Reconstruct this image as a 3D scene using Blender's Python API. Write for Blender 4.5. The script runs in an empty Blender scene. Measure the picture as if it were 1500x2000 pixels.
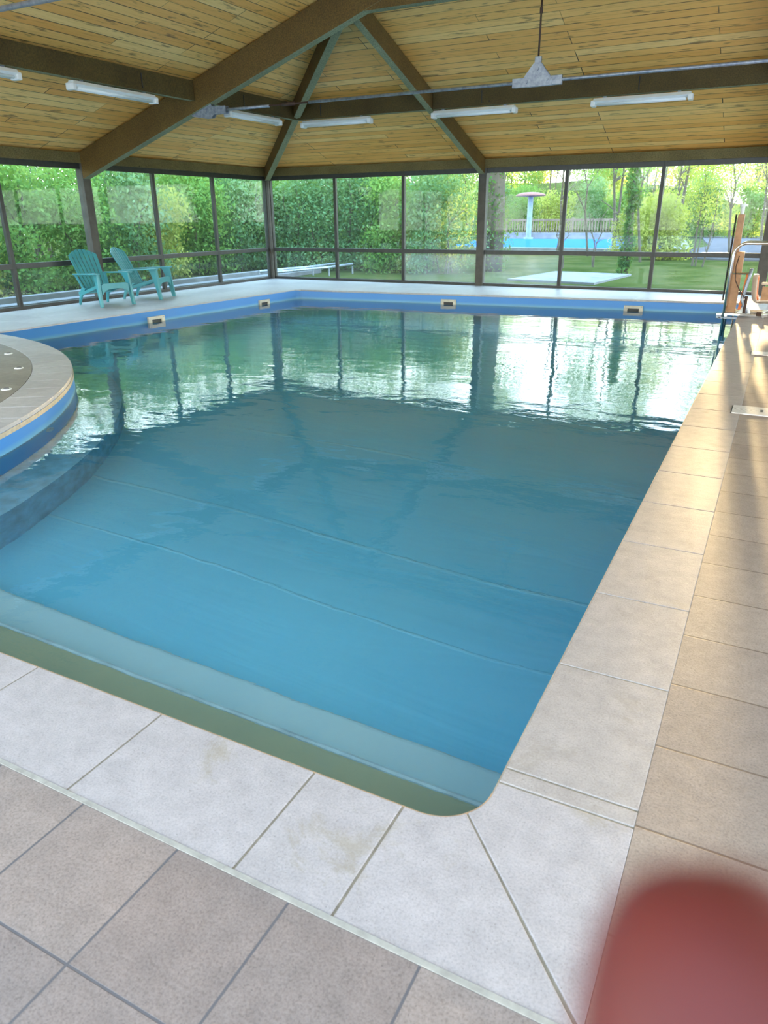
import bpy, bmesh, math, random
import numpy as np
from mathutils import Vector, Matrix
random.seed(7); np.random.seed(7)
C = bpy.context.scene.collection
PI = math.pi

# ------------------------------------------------------------------ camera frame (image taken as 1500 x 2000)
FPX = 1411.955; CAMH = 1.4
R = np.array([[0.8872, 0.167382, -0.429952], [0.461313, -0.338211, 0.820246], [-0.00812, -0.926065, -0.377276]])
XC = R[:, 0] / np.linalg.norm(R[:, 0]); ZC = np.cross(XC, R[:, 1]); ZC /= np.linalg.norm(ZC)
# columns: camera x (right), y (down), z (forward) in world axes

def cpt(px, py, d):            # point at depth d seen at a pixel (used for the fingertip that lies against the lens)
    c = np.array([px - 750, py - 1000, FPX]) / FPX * d
    return R @ c + np.array([0, 0, CAMH])

# ------------------------------------------------------------------ node helpers
def mat(name):
    m = bpy.data.materials.new(name); m.use_nodes = True
    nt = m.node_tree; nt.nodes.clear()
    out = nt.nodes.new('ShaderNodeOutputMaterial')
    return m, nt, out
def N(nt, t, **k):
    n = nt.nodes.new(t)
    for a, v in k.items():
        if a == 'i':
            for kk, vv in v.items(): n.inputs[kk].default_value = vv
        else: setattr(n, a, v)
    return n
def L(nt, a, b): nt.links.new(a, b)
def ramp(nt, fac, stops):
    r = nt.nodes.new('ShaderNodeValToRGB'); e = r.color_ramp.elements
    while len(e) < len(stops): e.new(.5)
    for el, (p, c) in zip(e, stops): el.position = p; el.color = (*c, 1)
    L(nt, fac, r.inputs[0]); return r
def mixc(nt, fac, a, b, mode='MIX'):
    n = nt.nodes.new('ShaderNodeMix'); n.data_type = 'RGBA'; n.blend_type = mode
    for s, v in ((n.inputs[0], fac), (n.inputs[6], a), (n.inputs[7], b)):
        if hasattr(v, 'links'): L(nt, v, s)
        else: s.default_value = v if not isinstance(v, tuple) else (*v, 1)
    return n.outputs[2]
def noise(nt, vec, scale, detail=4, rough=.55, dist=0):
    n = N(nt, 'ShaderNodeTexNoise', i={'Scale': scale, 'Detail': detail, 'Roughness': rough, 'Distortion': dist})
    L(nt, vec, n.inputs['Vector']); return n.outputs['Fac']
def mapping(nt, vec, scale=(1, 1, 1), loc=(0, 0, 0), rot=(0, 0, 0)):
    m = N(nt, 'ShaderNodeMapping'); m.inputs['Scale'].default_value = scale
    m.inputs['Location'].default_value = loc; m.inputs['Rotation'].default_value = rot
    L(nt, vec, m.inputs['Vector']); return m.outputs[0]
def math_(nt, op, a, b=None, clamp=False):
    n = N(nt, 'ShaderNodeMath', operation=op, use_clamp=clamp)
    for i, v in enumerate((a, b)):
        if v is None: continue
        if hasattr(v, 'links'): L(nt, v, n.inputs[i])
        else: n.inputs[i].default_value = v
    return n.outputs[0]
def bump(nt, h, strength=.3, dist=.01):
    b = N(nt, 'ShaderNodeBump', i={'Strength': strength, 'Distance': dist}); L(nt, h, b.inputs['Height']); return b.outputs[0]
def coords(nt, kind='Object'):
    return N(nt, 'ShaderNodeTexCoord').outputs[kind]
def lin(r, g, b):
    f = lambda c: (c / 255 / 12.92) if c / 255 <= .04045 else ((c / 255 + .055) / 1.055) ** 2.4
    return (f(r), f(g), f(b))

def simple(name, col, rough=.5, metal=0, var=.12, nscale=8, bmp=0, col2=None, bscale=60, spec=.5):
    m, nt, out = mat(name)
    p = N(nt, 'ShaderNodeBsdfPrincipled', i={'Roughness': rough, 'Metallic': metal, 'Specular IOR Level': spec})
    co = coords(nt)
    f = noise(nt, co, nscale)
    c2 = col2 or tuple(c * (1 - var * 2.5) for c in col)
    r = ramp(nt, f, [(.3, c2), (.65, col)]); L(nt, r.outputs[0], p.inputs['Base Color'])
    if bmp:
        L(nt, bump(nt, noise(nt, co, bscale, 6), bmp, .004), p.inputs['Normal'])
    L(nt, p.outputs[0], out.inputs[0]); return m

# ------------------------------------------------------------------ materials
def m_stone(name, base, dark, joint=None, bs=None, stain=None, rough=.6, jcol=None, off=(0, 0, 0), mort=.004, grain=.5, perm=False):
    m, nt, out = mat(name)
    p = N(nt, 'ShaderNodeBsdfPrincipled', i={'Roughness': rough})
    co = coords(nt)
    big = noise(nt, co, 2.2, 5, .6); mid = noise(nt, co, 14, 5, .65); fine = noise(nt, co, 160, 3, .7)
    c = ramp(nt, big, [(.32, dark), (.68, base)]).outputs[0]
    c = mixc(nt, .45, c, ramp(nt, mid, [(.3, tuple(x * .72 for x in base)), (.7, tuple(min(1, x * 1.18) for x in base))]).outputs[0])
    c = mixc(nt, grain, c, ramp(nt, fine, [(.28, (.25, .24, .23)), (.5, (.9, .9, .9)), (.66, (1.15, 1.15, 1.15))]).outputs[0], 'MULTIPLY')
    ph = noise(nt, mapping(nt, co, (1, 1, 1), (2, 5, 0)), 210, 1, .5)
    c = mixc(nt, ramp(nt, ph, [(.70, (0, 0, 0)), (.74, (.6, .6, .6))]).outputs[0], c, (.14, .125, .11))
    if stain:
        st = noise(nt, mapping(nt, co, (1, 1, 1), (3, 1, 0)), 3.1, 8, .75, .4)
        sm = ramp(nt, st, [(.57, (0, 0, 0)), (.66, (1, 1, 1))]).outputs[0]
        c = mixc(nt, math_(nt, 'MULTIPLY', sm, .55), c, stain)
    h = math_(nt, 'ADD', math_(nt, 'MULTIPLY', fine, .35), mid)
    if bs:
        b = N(nt, 'ShaderNodeTexBrick', offset=0.0 if not perm else .5, squash=1, i={'Color1': (1, 1, 1, 1), 'Color2': (.84, .83, .84, 1), 'Mortar': (0, 0, 0, 1), 'Scale': 1.0,
              'Mortar Size': mort, 'Mortar Smooth': .3, 'Brick Width': bs[0], 'Row Height': bs[1], 'Bias': 0})
        L(nt, mapping(nt, co, (1, 1, 1), off), b.inputs['Vector'])
        c = mixc(nt, 1.0, c, mixc(nt, b.outputs['Fac'], b.outputs['Color'], (1, 1, 1)), 'MULTIPLY')
        c = mixc(nt, b.outputs['Fac'], c, jcol)
        h = math_(nt, 'SUBTRACT', h, math_(nt, 'MULTIPLY', b.outputs['Fac'], 1.5))
    L(nt, c, p.inputs['Base Color'])
    L(nt, bump(nt, h, .5, .0035), p.inputs['Normal'])
    L(nt, p.outputs[0], out.inputs[0]); return m

BROWN = m_stone('brown_stone_tile', (.37, .285, .24), (.28, .24, .22), bs=(.32, .327), jcol=(.13, .12, .125), off=(.09, -.27 + .0, 0), rough=.5, mort=.0035, grain=.5)
BROWN2 = m_stone('brown_stone_tile_side', (.40, .31, .245), (.34, .27, .22), bs=(.66, .33), jcol=(.16, .11, .08), off=(-.245 + .0, -.175, 0), rough=.6, mort=.004, grain=.45)
COPING = m_stone('pale_coping_stone', (.49, .435, .42), (.42, .38, .365), stain=(.32, .265, .18), rough=.5, grain=.35)
COPING2 = m_stone('pale_coping_stone_side', (.45, .39, .35), (.39, .335, .30), stain=(.31, .26, .20), rough=.6, grain=.32)
PALE = m_stone('pale_deck_stone', (.54, .52, .52), (.50, .48, .48), bs=(.56, .56), jcol=(.55, .52, .49), rough=.45, mort=.003, grain=.2)
ISLE = m_stone('grey_brown_tile', (.34, .30, .25), (.28, .25, .21), bs=(.33, .33), jcol=(.22, .19, .16), rough=.5, mort=.004)
GROUT = simple('cream_grout', (.44, .41, .35), .8, nscale=30)
GROUTD = simple('sandy_joint', (.34, .29, .215), .9, nscale=40)
EDGE = simple('coping_edge', (.60, .50, .36), .5, nscale=20)

def m_planks():
    m, nt, out = mat('pine_ceiling_boards')
    p = N(nt, 'ShaderNodeBsdfPrincipled', i={'Roughness': .55})
    uv = coords(nt, 'UV')
    b = N(nt, 'ShaderNodeTexBrick', offset=.37, offset_frequency=3, squash=1, i={'Color1': (0, 0, 0, 1), 'Color2': (1, 1, 1, 1), 'Mortar': (.5, .5, .5, 1), 'Scale': 1.0,
          'Mortar Size': .006, 'Mortar Smooth': .1, 'Brick Width': 3.1, 'Row Height': .162, 'Bias': 0})
    L(nt, uv, b.inputs['Vector'])
    tone = ramp(nt, b.outputs['Color'], [(0, (.90, .44, .10)), (.5, (.98, .54, .15)), (1, (1, .66, .25))]).outputs[0]
    # grain shifted per board
    sep = N(nt, 'ShaderNodeSeparateXYZ'); L(nt, uv, sep.inputs[0])
    row = math_(nt, 'FLOOR', math_(nt, 'DIVIDE', sep.outputs[1], .162))
    cmb = N(nt, 'ShaderNodeCombineXYZ'); L(nt, sep.outputs[0], cmb.inputs[0]); L(nt, sep.outputs[1], cmb.inputs[1]); L(nt, row, cmb.inputs[2])
    g = noise(nt, mapping(nt, cmb.outputs[0], (1.3, 28, 3.7)), 1.6, 6, .6, .6)
    c = mixc(nt, .6, tone, ramp(nt, g, [(.3, (.52, .38, .24)), (.45, (.93, .89, .80)), (.62, (1, 1, 1))]).outputs[0], 'MULTIPLY')
    k = noise(nt, mapping(nt, cmb.outputs[0], (2.2, 9, 7.1)), 1.5, 3, .5)
    km = ramp(nt, k, [(.61, (0, 0, 0)), (.72, (1, 1, 1))]).outputs[0]
    c = mixc(nt, math_(nt, 'MULTIPLY', km, .75), c, (.17, .075, .02))
    big = noise(nt, uv, .7, 3)
    c = mixc(nt, .5, c, ramp(nt, big, [(.35, (.86, .87, .76)), (.65, (1, 1, 1))]).outputs[0], 'MULTIPLY')
    # irregular dark gaps between boards
    gapn = noise(nt, mapping(nt, cmb.outputs[0], (.9, 2, 5.3)), 1.0, 1)
    gs = ramp(nt, gapn, [(.40, (.35, .35, .35)), (.54, (1, 1, 1))]).outputs[0]
    gf = math_(nt, 'MULTIPLY', b.outputs['Fac'], gs)
    c = mixc(nt, gf, c, (.02, .012, .006))
    L(nt, c, p.inputs['Base Color'])
    L(nt, bump(nt, math_(nt, 'SUBTRACT', math_(nt, 'MULTIPLY', g, .15), gf), .6, .006), p.inputs['Normal'])
    L(nt, p.outputs[0], out.inputs[0]); return m
PLANK = m_planks()

def m_beam(name, a, b_):
    m, nt, out = mat(name)
    p = N(nt, 'ShaderNodeBsdfPrincipled', i={'Roughness': .75})
    co = coords(nt)
    f = noise(nt, co, 1.8, 5, .6); s = noise(nt, co, 55, 4, .75); d = noise(nt, co, 13, 2, .5)
    c = ramp(nt, f, [(.3, a), (.7, b_)]).outputs[0]
    c = mixc(nt, .7, c, ramp(nt, s, [(.36, (.3, .28, .2)), (.62, (1.25, 1.2, 1.1))]).outputs[0], 'MULTIPLY')
    c = mixc(nt, ramp(nt, d, [(.74, (0, 0, 0)), (.78, (1, 1, 1))]).outputs[0], c, (.015, .012, .006))
    L(nt, c, p.inputs['Base Color']); L(nt, bump(nt, s, .4, .003), p.inputs['Normal'])
    L(nt, p.outputs[0], out.inputs[0]); return m
BEAM = m_beam('brown_stained_glulam', (.12, .066, .011), (.17, .10, .02))
BEAMU = m_beam('pale_green_underside', (.24, .26, .15), (.32, .34, .21))  # paler and greener than the beam sides, bottom faces only
PLATE = m_beam('olive_wall_plate', (.13, .105, .035), (.19, .155, .06))
PURL = m_beam('dark_purlin_timber', (.066, .042, .006), (.105, .07, .014))
FRAME = simple('dark_bronze_frame', (.05, .048, .043), .42, .2, nscale=12, spec=.6)
FRAMEL = simple('weathered_brown_post', (.10, .088, .072), .6, .0, nscale=9, bmp=.3)
GALV = simple('galvanised_steel', (.40, .43, .48), .45, .55, nscale=22, col2=(.22, .25, .31))
RUST = simple('dark_rusty_steel', (.09, .05, .035), .7, .4, nscale=40)
CHROME = simple('polished_steel_tube', (.78, .77, .76), .14, 1.0, nscale=3, var=.03)
WHITE = simple('white_enamel', (.84, .86, .84), .35, nscale=6, var=.04)
TUBE = simple('white_glass_tube', (.9, .94, .93), .2, nscale=4, var=.02)
DARK = simple('black_plastic', (.02, .02, .02), .5)
CHAIR = simple('turquoise_plastic', (.075, .345, .39), .36, nscale=5, var=.06)
SEATB = simple('beige_plastic', (.70, .54, .40), .35, nscale=5, var=.05)
ORANGE = simple('orange_webbing', (.85, .22, .04), .6, nscale=20)
MAST = simple('ochre_powder_coat', (.52, .26, .11), .4, nscale=12)
SKIM = simple('ivory_plastic', (.66, .60, .47), .4, nscale=9)
SKIMD = simple('green_flap', (.06, .11, .06), .5, nscale=25)
CONC = simple('pale_concrete', (.26, .26, .27), .8, nscale=3, bmp=.3, spec=0)
LIP = simple('cream_orange_edge', (.62, .42, .25), .5, nscale=20)
TERR = simple('sky_bounce_stone', (.84, .84, .84), .8, nscale=2, var=.03)
BARK = simple('grey_brown_bark', (.12, .095, .065), .9, nscale=14, bmp=.8, bscale=30)
FENCE = simple('weathered_fence_timber', (.20, .15, .12), .8, nscale=5)
BLUEP = simple('blue_pool_paint', (.03, .15, .50), .8, nscale=1.5, var=.06, spec=0)
MUSH = simple('faded_pink_cap', (.30, .13, .11), .8, nscale=3)
MUSHP = simple('pale_blue_pole', (.25, .34, .38), .4, nscale=3)
ROAD = simple('grey_tarmac', (.13, .125, .14), .85, nscale=1.5, bmp=.2, spec=0)
BUILD = simple('white_render_wall', (.7, .7, .68), .8)

def m_grass():
    m, nt, out = mat('meadow_grass')
    p = N(nt, 'ShaderNodeBsdfPrincipled', i={'Roughness': .9, 'Specular IOR Level': 0.0})
    co = coords(nt)
    f = noise(nt, co, .7, 8, .75); s = noise(nt, co, 12, 6, .85)
    c = ramp(nt, f, [(.3, (.035, .06, .014)), (.5, (.085, .11, .03)), (.72, (.17, .15, .07))]).outputs[0]
    c = mixc(nt, .6, c, ramp(nt, s, [(.3, (.4, .45, .3)), (.65, (1, 1, 1))]).outputs[0], 'MULTIPLY')
    L(nt, c, p.inputs['Base Color']); L(nt, bump(nt, s, .8, .05), p.inputs['Normal'])
    L(nt, p.outputs[0], out.inputs[0]); return m
GRASS = m_grass()

def m_leaf(name, a, b_, c_):
    m, nt, out = mat(name)
    co = coords(nt)
    f = noise(nt, co, .8, 3, .6); s = noise(nt, co, 9, 2, .6)
    c = ramp(nt, math_(nt, 'ADD', math_(nt, 'MULTIPLY', f, .6), math_(nt, 'MULTIPLY', s, .4)), [(.35, a), (.5, b_), (.66, c_)]).outputs[0]
    d = N(nt, 'ShaderNodeBsdfDiffuse'); t = N(nt, 'ShaderNodeBsdfTranslucent'); mx = N(nt, 'ShaderNodeMixShader', i={0: .42})
    L(nt, c, d.inputs[0]); L(nt, mixc(nt, .5, c, (.42, .5, .05)), t.inputs[0])
    L(nt, d.outputs[0], mx.inputs[1]); L(nt, t.outputs[0], mx.inputs[2])
    L(nt, mx.outputs[0], out.inputs[0]); return m
LEAF = m_leaf('fresh_green_leaves', (.07, .16, .04), (.16, .32, .085), (.33, .48, .14))
LEAFB = m_leaf('blue_green_leaves', (.06, .15, .07), (.14, .28, .13), (.30, .42, .24))
LEAFY = m_leaf('yellow_green_leaves', (.16, .21, .04), (.36, .40, .09), (.60, .58, .17))
LEAFD = m_leaf('dark_ivy_leaves', (.03, .08, .025), (.07, .17, .05), (.15, .28, .09))

def schlick(nt, normal=None, f0=.02):
    g = N(nt, 'ShaderNodeNewGeometry')
    dot = N(nt, 'ShaderNodeVectorMath', operation='DOT_PRODUCT')
    L(nt, g.outputs['Incoming'], dot.inputs[0]); L(nt, normal if normal is not None else g.outputs['Normal'], dot.inputs[1])
    a = math_(nt, 'ABSOLUTE', dot.outputs['Value'])
    q = math_(nt, 'POWER', math_(nt, 'SUBTRACT', 1.0, a, True), 5.0)
    return math_(nt, 'ADD', math_(nt, 'MULTIPLY', q, 1 - f0), f0, True)

def m_water():
    m, nt, out = mat('clear_pool_water')
    co = coords(nt)
    # crests run along X; finer chop in the middle of the pool
    w1 = noise(nt, mapping(nt, co, (1.0, 1.6, 1)), 1.6, 2, .5, .3)
    w2 = noise(nt, mapping(nt, co, (1, 1.5, 1), (4, 2, 0)), 6.5, 3, .55, .3)
    w3 = noise(nt, mapping(nt, co, (1, 1.3, 1), (1, 7, 0)), 22, 2, .5, .2)
    zone = ramp(nt, noise(nt, mapping(nt, co, (1, 1, 1), (9, 4, 0)), .45, 2), [(.42, (.10, .10, .10)), (.62, (1, 1, 1))]).outputs[0]
    h = math_(nt, 'ADD', math_(nt, 'MULTIPLY', w1, 1.0), math_(nt, 'MULTIPLY', w2, .11))
    h = math_(nt, 'ADD', h, math_(nt, 'MULTIPLY', math_(nt, 'MULTIPLY', w3, zone), .085))
    nrm = bump(nt, h, 1.0, WATER_H)
    fr = N(nt, 'ShaderNodeFresnel', i={'IOR': 1.33}); L(nt, nrm, fr.inputs['Normal'])
    tr = N(nt, 'ShaderNodeBsdfRefraction', i={'Color': (.88, .985, 1, 1), 'IOR': 1.33, 'Roughness': 0.0}); L(nt, nrm, tr.inputs['Normal'])
    gl = N(nt, 'ShaderNodeBsdfGlossy', i={'Roughness': 0.0, 'Color': (1, 1, 1, 1)}); L(nt, nrm, gl.inputs['Normal'])
    mx = N(nt, 'ShaderNodeMixShader'); L(nt, fr.outputs[0], mx.inputs[0]); L(nt, tr.outputs[0], mx.inputs[1]); L(nt, gl.outputs[0], mx.inputs[2])
    L(nt, mx.outputs[0], out.inputs[0]); return m
WATER_H = .0062
WATER = m_water()

def m_glass(name, haze, loc):
    m, nt, out = mat(name)
    co = coords(nt)
    f = schlick(nt, None, .012)
    tr = N(nt, 'ShaderNodeBsdfTransparent', i={'Color': (.90, .94, .91, 1)})
    gl = N(nt, 'ShaderNodeBsdfGlossy', i={'Roughness': .0})
    mx = N(nt, 'ShaderNodeMixShader'); L(nt, f, mx.inputs[0]); L(nt, tr.outputs[0], mx.inputs[1]); L(nt, gl.outputs[0], mx.inputs[2])
    n1 = noise(nt, mapping(nt, co, (1, 1, 1), loc), 1.3, 5, .6, .5)
    hz = math_(nt, 'MULTIPLY', ramp(nt, n1, [(.35, (.35, .35, .35)), (.75, (1, 1, 1))]).outputs[0], haze)
    d = N(nt, 'ShaderNodeBsdfDiffuse', i={'Color': (.82, .86, .88, 1)}); t = N(nt, 'ShaderNodeBsdfTranslucent', i={'Color': (.82, .86, .88, 1)})
    dm = N(nt, 'ShaderNodeMixShader', i={0: .5}); L(nt, d.outputs[0], dm.inputs[1]); L(nt, t.outputs[0], dm.inputs[2])
    m2 = N(nt, 'ShaderNodeMixShader'); L(nt, hz, m2.inputs[0]); L(nt, mx.outputs[0], m2.inputs[1]); L(nt, dm.outputs[0], m2.inputs[2])
    L(nt, m2.outputs[0], out.inputs[0]); return m
GLASS = m_glass('window_glass', .014, (0, 0, 0))
def m_tint():
    m, nt, out = mat('added_skylight_tint'); tr = N(nt, 'ShaderNodeBsdfTransparent', i={'Color': (.50, .45, .395, 1)}); L(nt, tr.outputs[0], out.inputs[0]); return m
TINTG = m_tint()
GLASSH = m_glass('misted_window_glass', .035, (5, 2, 1))
GLASSM = m_glass('heavily_hazed_glass', .15, (2, 9, 4))  # strongest pale haze, for the lower panes beside the middle post

def m_liner(name, top, low, band):
    m, nt, out = mat(name)
    p = N(nt, 'ShaderNodeBsdfPrincipled', i={'Roughness': .38})
    co = coords(nt); sep = N(nt, 'ShaderNodeSeparateXYZ'); L(nt, co, sep.inputs[0])
    z = math_(nt, 'ADD', sep.outputs[2], math_(nt, 'MULTIPLY', noise(nt, co, 1.3, 3), .02))
    fz = math_(nt, 'ADD', z, 1.0)    # -1..0 -> 0..1
    c = ramp(nt, fz, [(.30, low), (.76, low), (.785, tuple(x * .6 + .10 for x in band)), (.80, tuple(x * .55 + .16 for x in band)), (.825, band), (.87, top), (1, top)]).outputs[0]
    L(nt, c, p.inputs['Base Color']); L(nt, p.outputs[0], out.inputs[0]); return m
LINER = m_liner('blue_pool_liner', (.055, .26, .66), (.06, .33, .60), (.15, .40, .60))
def m_floorliner():
    m, nt, out = mat('blue_floor_liner')
    p = N(nt, 'ShaderNodeBsdfPrincipled', i={'Roughness': .5})
    co = coords(nt)
    n1 = noise(nt, co, .35, 3)
    c = ramp(nt, n1, [(.3, (.21, .69, .95)), (.7, (.27, .77, .98))]).outputs[0]
    # welded seams running across the pool (sheet joins)
    wob = math_(nt, 'MULTIPLY', noise(nt, mapping(nt, co, (.4, .05, 1)), 1.0, 1), .30)
    sep = N(nt, 'ShaderNodeSeparateXYZ'); L(nt, co, sep.inputs[0])
    yy = math_(nt, 'ADD', sep.outputs[1], wob)
    sm = None
    for y0, w0, amp in ((5.60, .012, .7), (3.95, .010, .8), (3.25, .006, .6), (8.0, .012, .4)):
        one = ramp(nt, math_(nt, 'ABSOLUTE', math_(nt, 'SUBTRACT', yy, y0)), [(w0, (amp, amp, amp)), (w0 * 2.2, (0, 0, 0))]).outputs[0]
        sm = one if sm is None else math_(nt, 'MAXIMUM', sm, one)
    sm = math_(nt, 'MULTIPLY', sm, ramp(nt, noise(nt, co, .8, 2), [(.36, (.15, .15, .15)), (.55, (1, 1, 1))]).outputs[0])
    c = mixc(nt, math_(nt, 'MULTIPLY', sm, .45), c, (.55, .86, .92))
    wr = noise(nt, mapping(nt, co, (.35, 1.6, 1), (0, 0, 0), (0, 0, .35)), 1.3, 3, .5, 1.2)
    L(nt, c, p.inputs['Base Color'])
    L(nt, bump(nt, math_(nt, 'ADD', sm, math_(nt, 'MULTIPLY', wr, 1.8)), .45, .02), p.inputs['Normal'])
    L(nt, p.outputs[0], out.inputs[0]); return m
LINERF = m_floorliner()
STEP1 = simple('olive_tinted_step_liner', (.47, .50, .33), .6, nscale=2.5, col2=(.41, .46, .32))
STEP2 = simple('teal_step_liner', (.58, .82, .88), .6, nscale=2, col2=(.52, .78, .86))
NOSE = simple('pale_blue_step_nosing', (.65, .85, .9), .5)
LEDGE = simple('pale_blue_ledge_liner', (.34, .74, .95), .5)

def m_skin():
    m, nt, out = mat('reddish_skin')
    p = N(nt, 'ShaderNodeBsdfPrincipled', i={'Roughness': .5, 'Subsurface Weight': .4, 'Subsurface Scale': .004})
    p.inputs['Subsurface Radius'].default_value = (1, .25, .12)
    co = coords(nt); f = noise(nt, co, 90, 4)
    L(nt, ramp(nt, f, [(.3, (.125, .014, .010)), (.7, (.165, .022, .015))]).outputs[0], p.inputs['Base Color'])
    L(nt, p.outputs[0], out.inputs[0]); return m
SKIN = m_skin()
NAIL = simple('finger_nail', (.62, .30, .26), .3)

# ------------------------------------------------------------------ mesh helpers
class MB:
    def __init__(s): s.v = []; s.f = []; s.m = []
    def add(s, vs, fs, mi=0):
        o = len(s.v); s.v += [tuple(map(float, v)) for v in vs]; s.f += [tuple(i + o for i in f) for f in fs]; s.m += [mi] * len(fs); return s
    def box(s, a, b, mi=0):
        (x0, y0, z0), (x1, y1, z1) = a, b
        vs = [(x0, y0, z0), (x1, y0, z0), (x1, y1, z0), (x0, y1, z0), (x0, y0, z1), (x1, y0, z1), (x1, y1, z1), (x0, y1, z1)]
        return s.add(vs, [(0, 3, 2, 1), (4, 5, 6, 7), (0, 1, 5, 4), (1, 2, 6, 5), (2, 3, 7, 6), (3, 0, 4, 7)], mi)
    def hexa(s, bot, top, mi=0, mbot=None):      # four bottom points, four top points (same order)
        vs = list(bot) + list(top)
        s.add(vs, [(4, 5, 6, 7), (0, 1, 5, 4), (1, 2, 6, 5), (2, 3, 7, 6), (3, 0, 4, 7)], mi)
        return s.add(list(bot), [(3, 2, 1, 0)], mi if mbot is None else mbot)
    def tube(s, pts, r, n=10, mi=0, cap=True, r2=None):
        P = [Vector(p) for p in pts]; K = len(P)
        rs = [r if r2 is None else r + (r2 - r) * i / (K - 1) for i in range(K)] if not hasattr(r, '__len__') else r
        vs = []; prev = None
        for i in range(K):
            d = (P[min(i + 1, K - 1)] - P[max(i - 1, 0)]).normalized()
            if prev is None:
                u = d.orthogonal().normalized()
            else:
                u = (prev - d * prev.dot(d)).normalized()
            prev = u; w = d.cross(u)
            for k in range(n):
                a = 2 * PI * k / n; vs.append(P[i] + (u * math.cos(a) + w * math.sin(a)) * rs[i])
        fs = [(i * n + k, i * n + (k + 1) % n, (i + 1) * n + (k + 1) % n, (i + 1) * n + k) for i in range(K - 1) for k in range(n)]
        if cap: fs += [tuple(range(n - 1, -1, -1)), tuple((K - 1) * n + k for k in range(n))]
        return s.add(vs, fs, mi)
    def prism(s, poly, z0, z1, mi=0, mtop=None):   # poly: xy list ccw, may be concave
        n = len(poly); vs = [(x, y, z0) for x, y in poly] + [(x, y, z1) for x, y in poly]
        s.add(vs, [tuple(range(n - 1, -1, -1))] + [(i, (i + 1) % n, n + (i + 1) % n, n + i) for i in range(n)], mi)
        return s.add([(x, y, z1) for x, y in poly], [tuple(range(n))], mi if mtop is None else mtop)
    def xf(s, M):
        s.v = [tuple(M @ Vector(v)) for v in s.v]; return s
    def build(s, name, mats, parent=None, bevel=0, smooth=False, weld=True, seg=2, sub=0):
        me = bpy.data.meshes.new(name); me.from_pydata(s.v, [], s.f); me.validate()
        mats = mats if isinstance(mats, (list, tuple)) else [mats]
        for m_ in mats: me.materials.append(m_)
        if len(mats) > 1:
            if len(me.polygons) == len(s.m): me.polygons.foreach_set('material_index', s.m)
        o = bpy.data.objects.new(name, me); C.objects.link(o)
        if weld:
            bm = bmesh.new(); bm.from_mesh(me); bmesh.ops.remove_doubles(bm, verts=bm.verts, dist=1e-5)
            bmesh.ops.recalc_face_normals(bm, faces=bm.faces); bm.to_mesh(me); bm.free()
        if smooth:
            for p in me.polygons: p.use_smooth = True
        if bevel:
            b = o.modifiers.new('bevel', 'BEVEL'); b.width = bevel; b.segments = seg; b.limit_method = 'ANGLE'; b.angle_limit = math.radians(40)
            if smooth:
                pass
        if sub:
            q = o.modifiers.new('sub', 'SUBSURF'); q.levels = sub; q.render_levels = sub
        if parent: o.parent = parent
        return o

def tag(o, label=None, cat=None, group=None, kind=None):
    if label: o['label'] = label
    if cat: o['category'] = cat
    if group: o['group'] = group
    if kind: o['kind'] = kind
    return o
def empty(name, loc=(0, 0, 0), rz=0, **k):
    o = bpy.data.objects.new(name, None); o.empty_display_size = .1; C.objects.link(o); o.location = loc; o.rotation_euler = (0, 0, rz)
    return tag(o, **k)
def struct(o, label=None, cat=None):
    o['kind'] = 'structure'
    if label: o['label'] = label
    if cat: o['category'] = cat
    return o
def children(o): return [c for c in bpy.data.objects if c.parent == o]
def copy_tree(o, parent=None):
    c = o.copy(); C.objects.link(c)
    if parent: c.parent = parent
    for ch in children(o): copy_tree(ch, c)
    return c

# ------------------------------------------------------------------ plan dimensions
XL, YF = -11.25, 15.6            # left wall, far wall (inside faces)
XR, YN = 5.05, -6.0              # right wall, near wall
WZ = -.192                       # water level
PXR, PYN = -.437, 1.29           # pool edge right, near
CO = .348                        # coping width
FL, FR = (-9.05, 13.37), (-.437, 14.19)
IC = (-9.83, .9); IR = 5.51; IRI = 5.13
def arc(c, r, a0, a1, n): return [(c[0] + r * math.cos(a0 + (a1 - a0) * i / n), c[1] + r * math.sin(a0 + (a1 - a0) * i / n)) for i in range(n + 1)]
aS = math.atan2(PYN - IC[1], math.sqrt(IR**2 - (PYN - IC[1])**2))      # where the island meets the near edge
LX0 = -9.29; aE = math.acos((LX0 - IC[0]) / IR)                        # where it meets the left edge
isl = arc(IC, IR, aS, aE, 60)
RC = .15
corner = arc((PXR - RC, PYN + RC), RC, -PI / 2, 0, 10)
farcorner = [(PXR, FR[1] - .1), (PXR - .1, FR[1] - .02)]
flc = [(FL[0] + .10, FL[1] + .005), (FL[0] + .01, FL[1] - .10)]
# pool outline, ccw: near edge -> right -> far -> left -> island
pool = [isl[0]] + corner + farcorner + flc + [isl[-1]] + isl[::-1][1:-1]

# ------------------------------------------------------------------ pool
pl = tag(empty('swimming_pool', (0, 0, 0)), 'large indoor swimming pool with blue liner walls sunk into the stone deck', 'pool')
b = MB(); n = len(pool)
def ring(b, poly, z0, z1, mi=0, closed=True):
    n = len(poly)
    for i in range(n if closed else n - 1):
        (x0, y0), (x1, y1) = poly[i], poly[(i + 1) % n]
        b.add([(x0, y0, z0), (x1, y1, z0), (x1, y1, z1), (x0, y0, z1)], [(0, 1, 2, 3)], mi)
ring(b, pool, -2.2, -.02)
b.build('liner_wall', LINER, pl, smooth=True)
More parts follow.
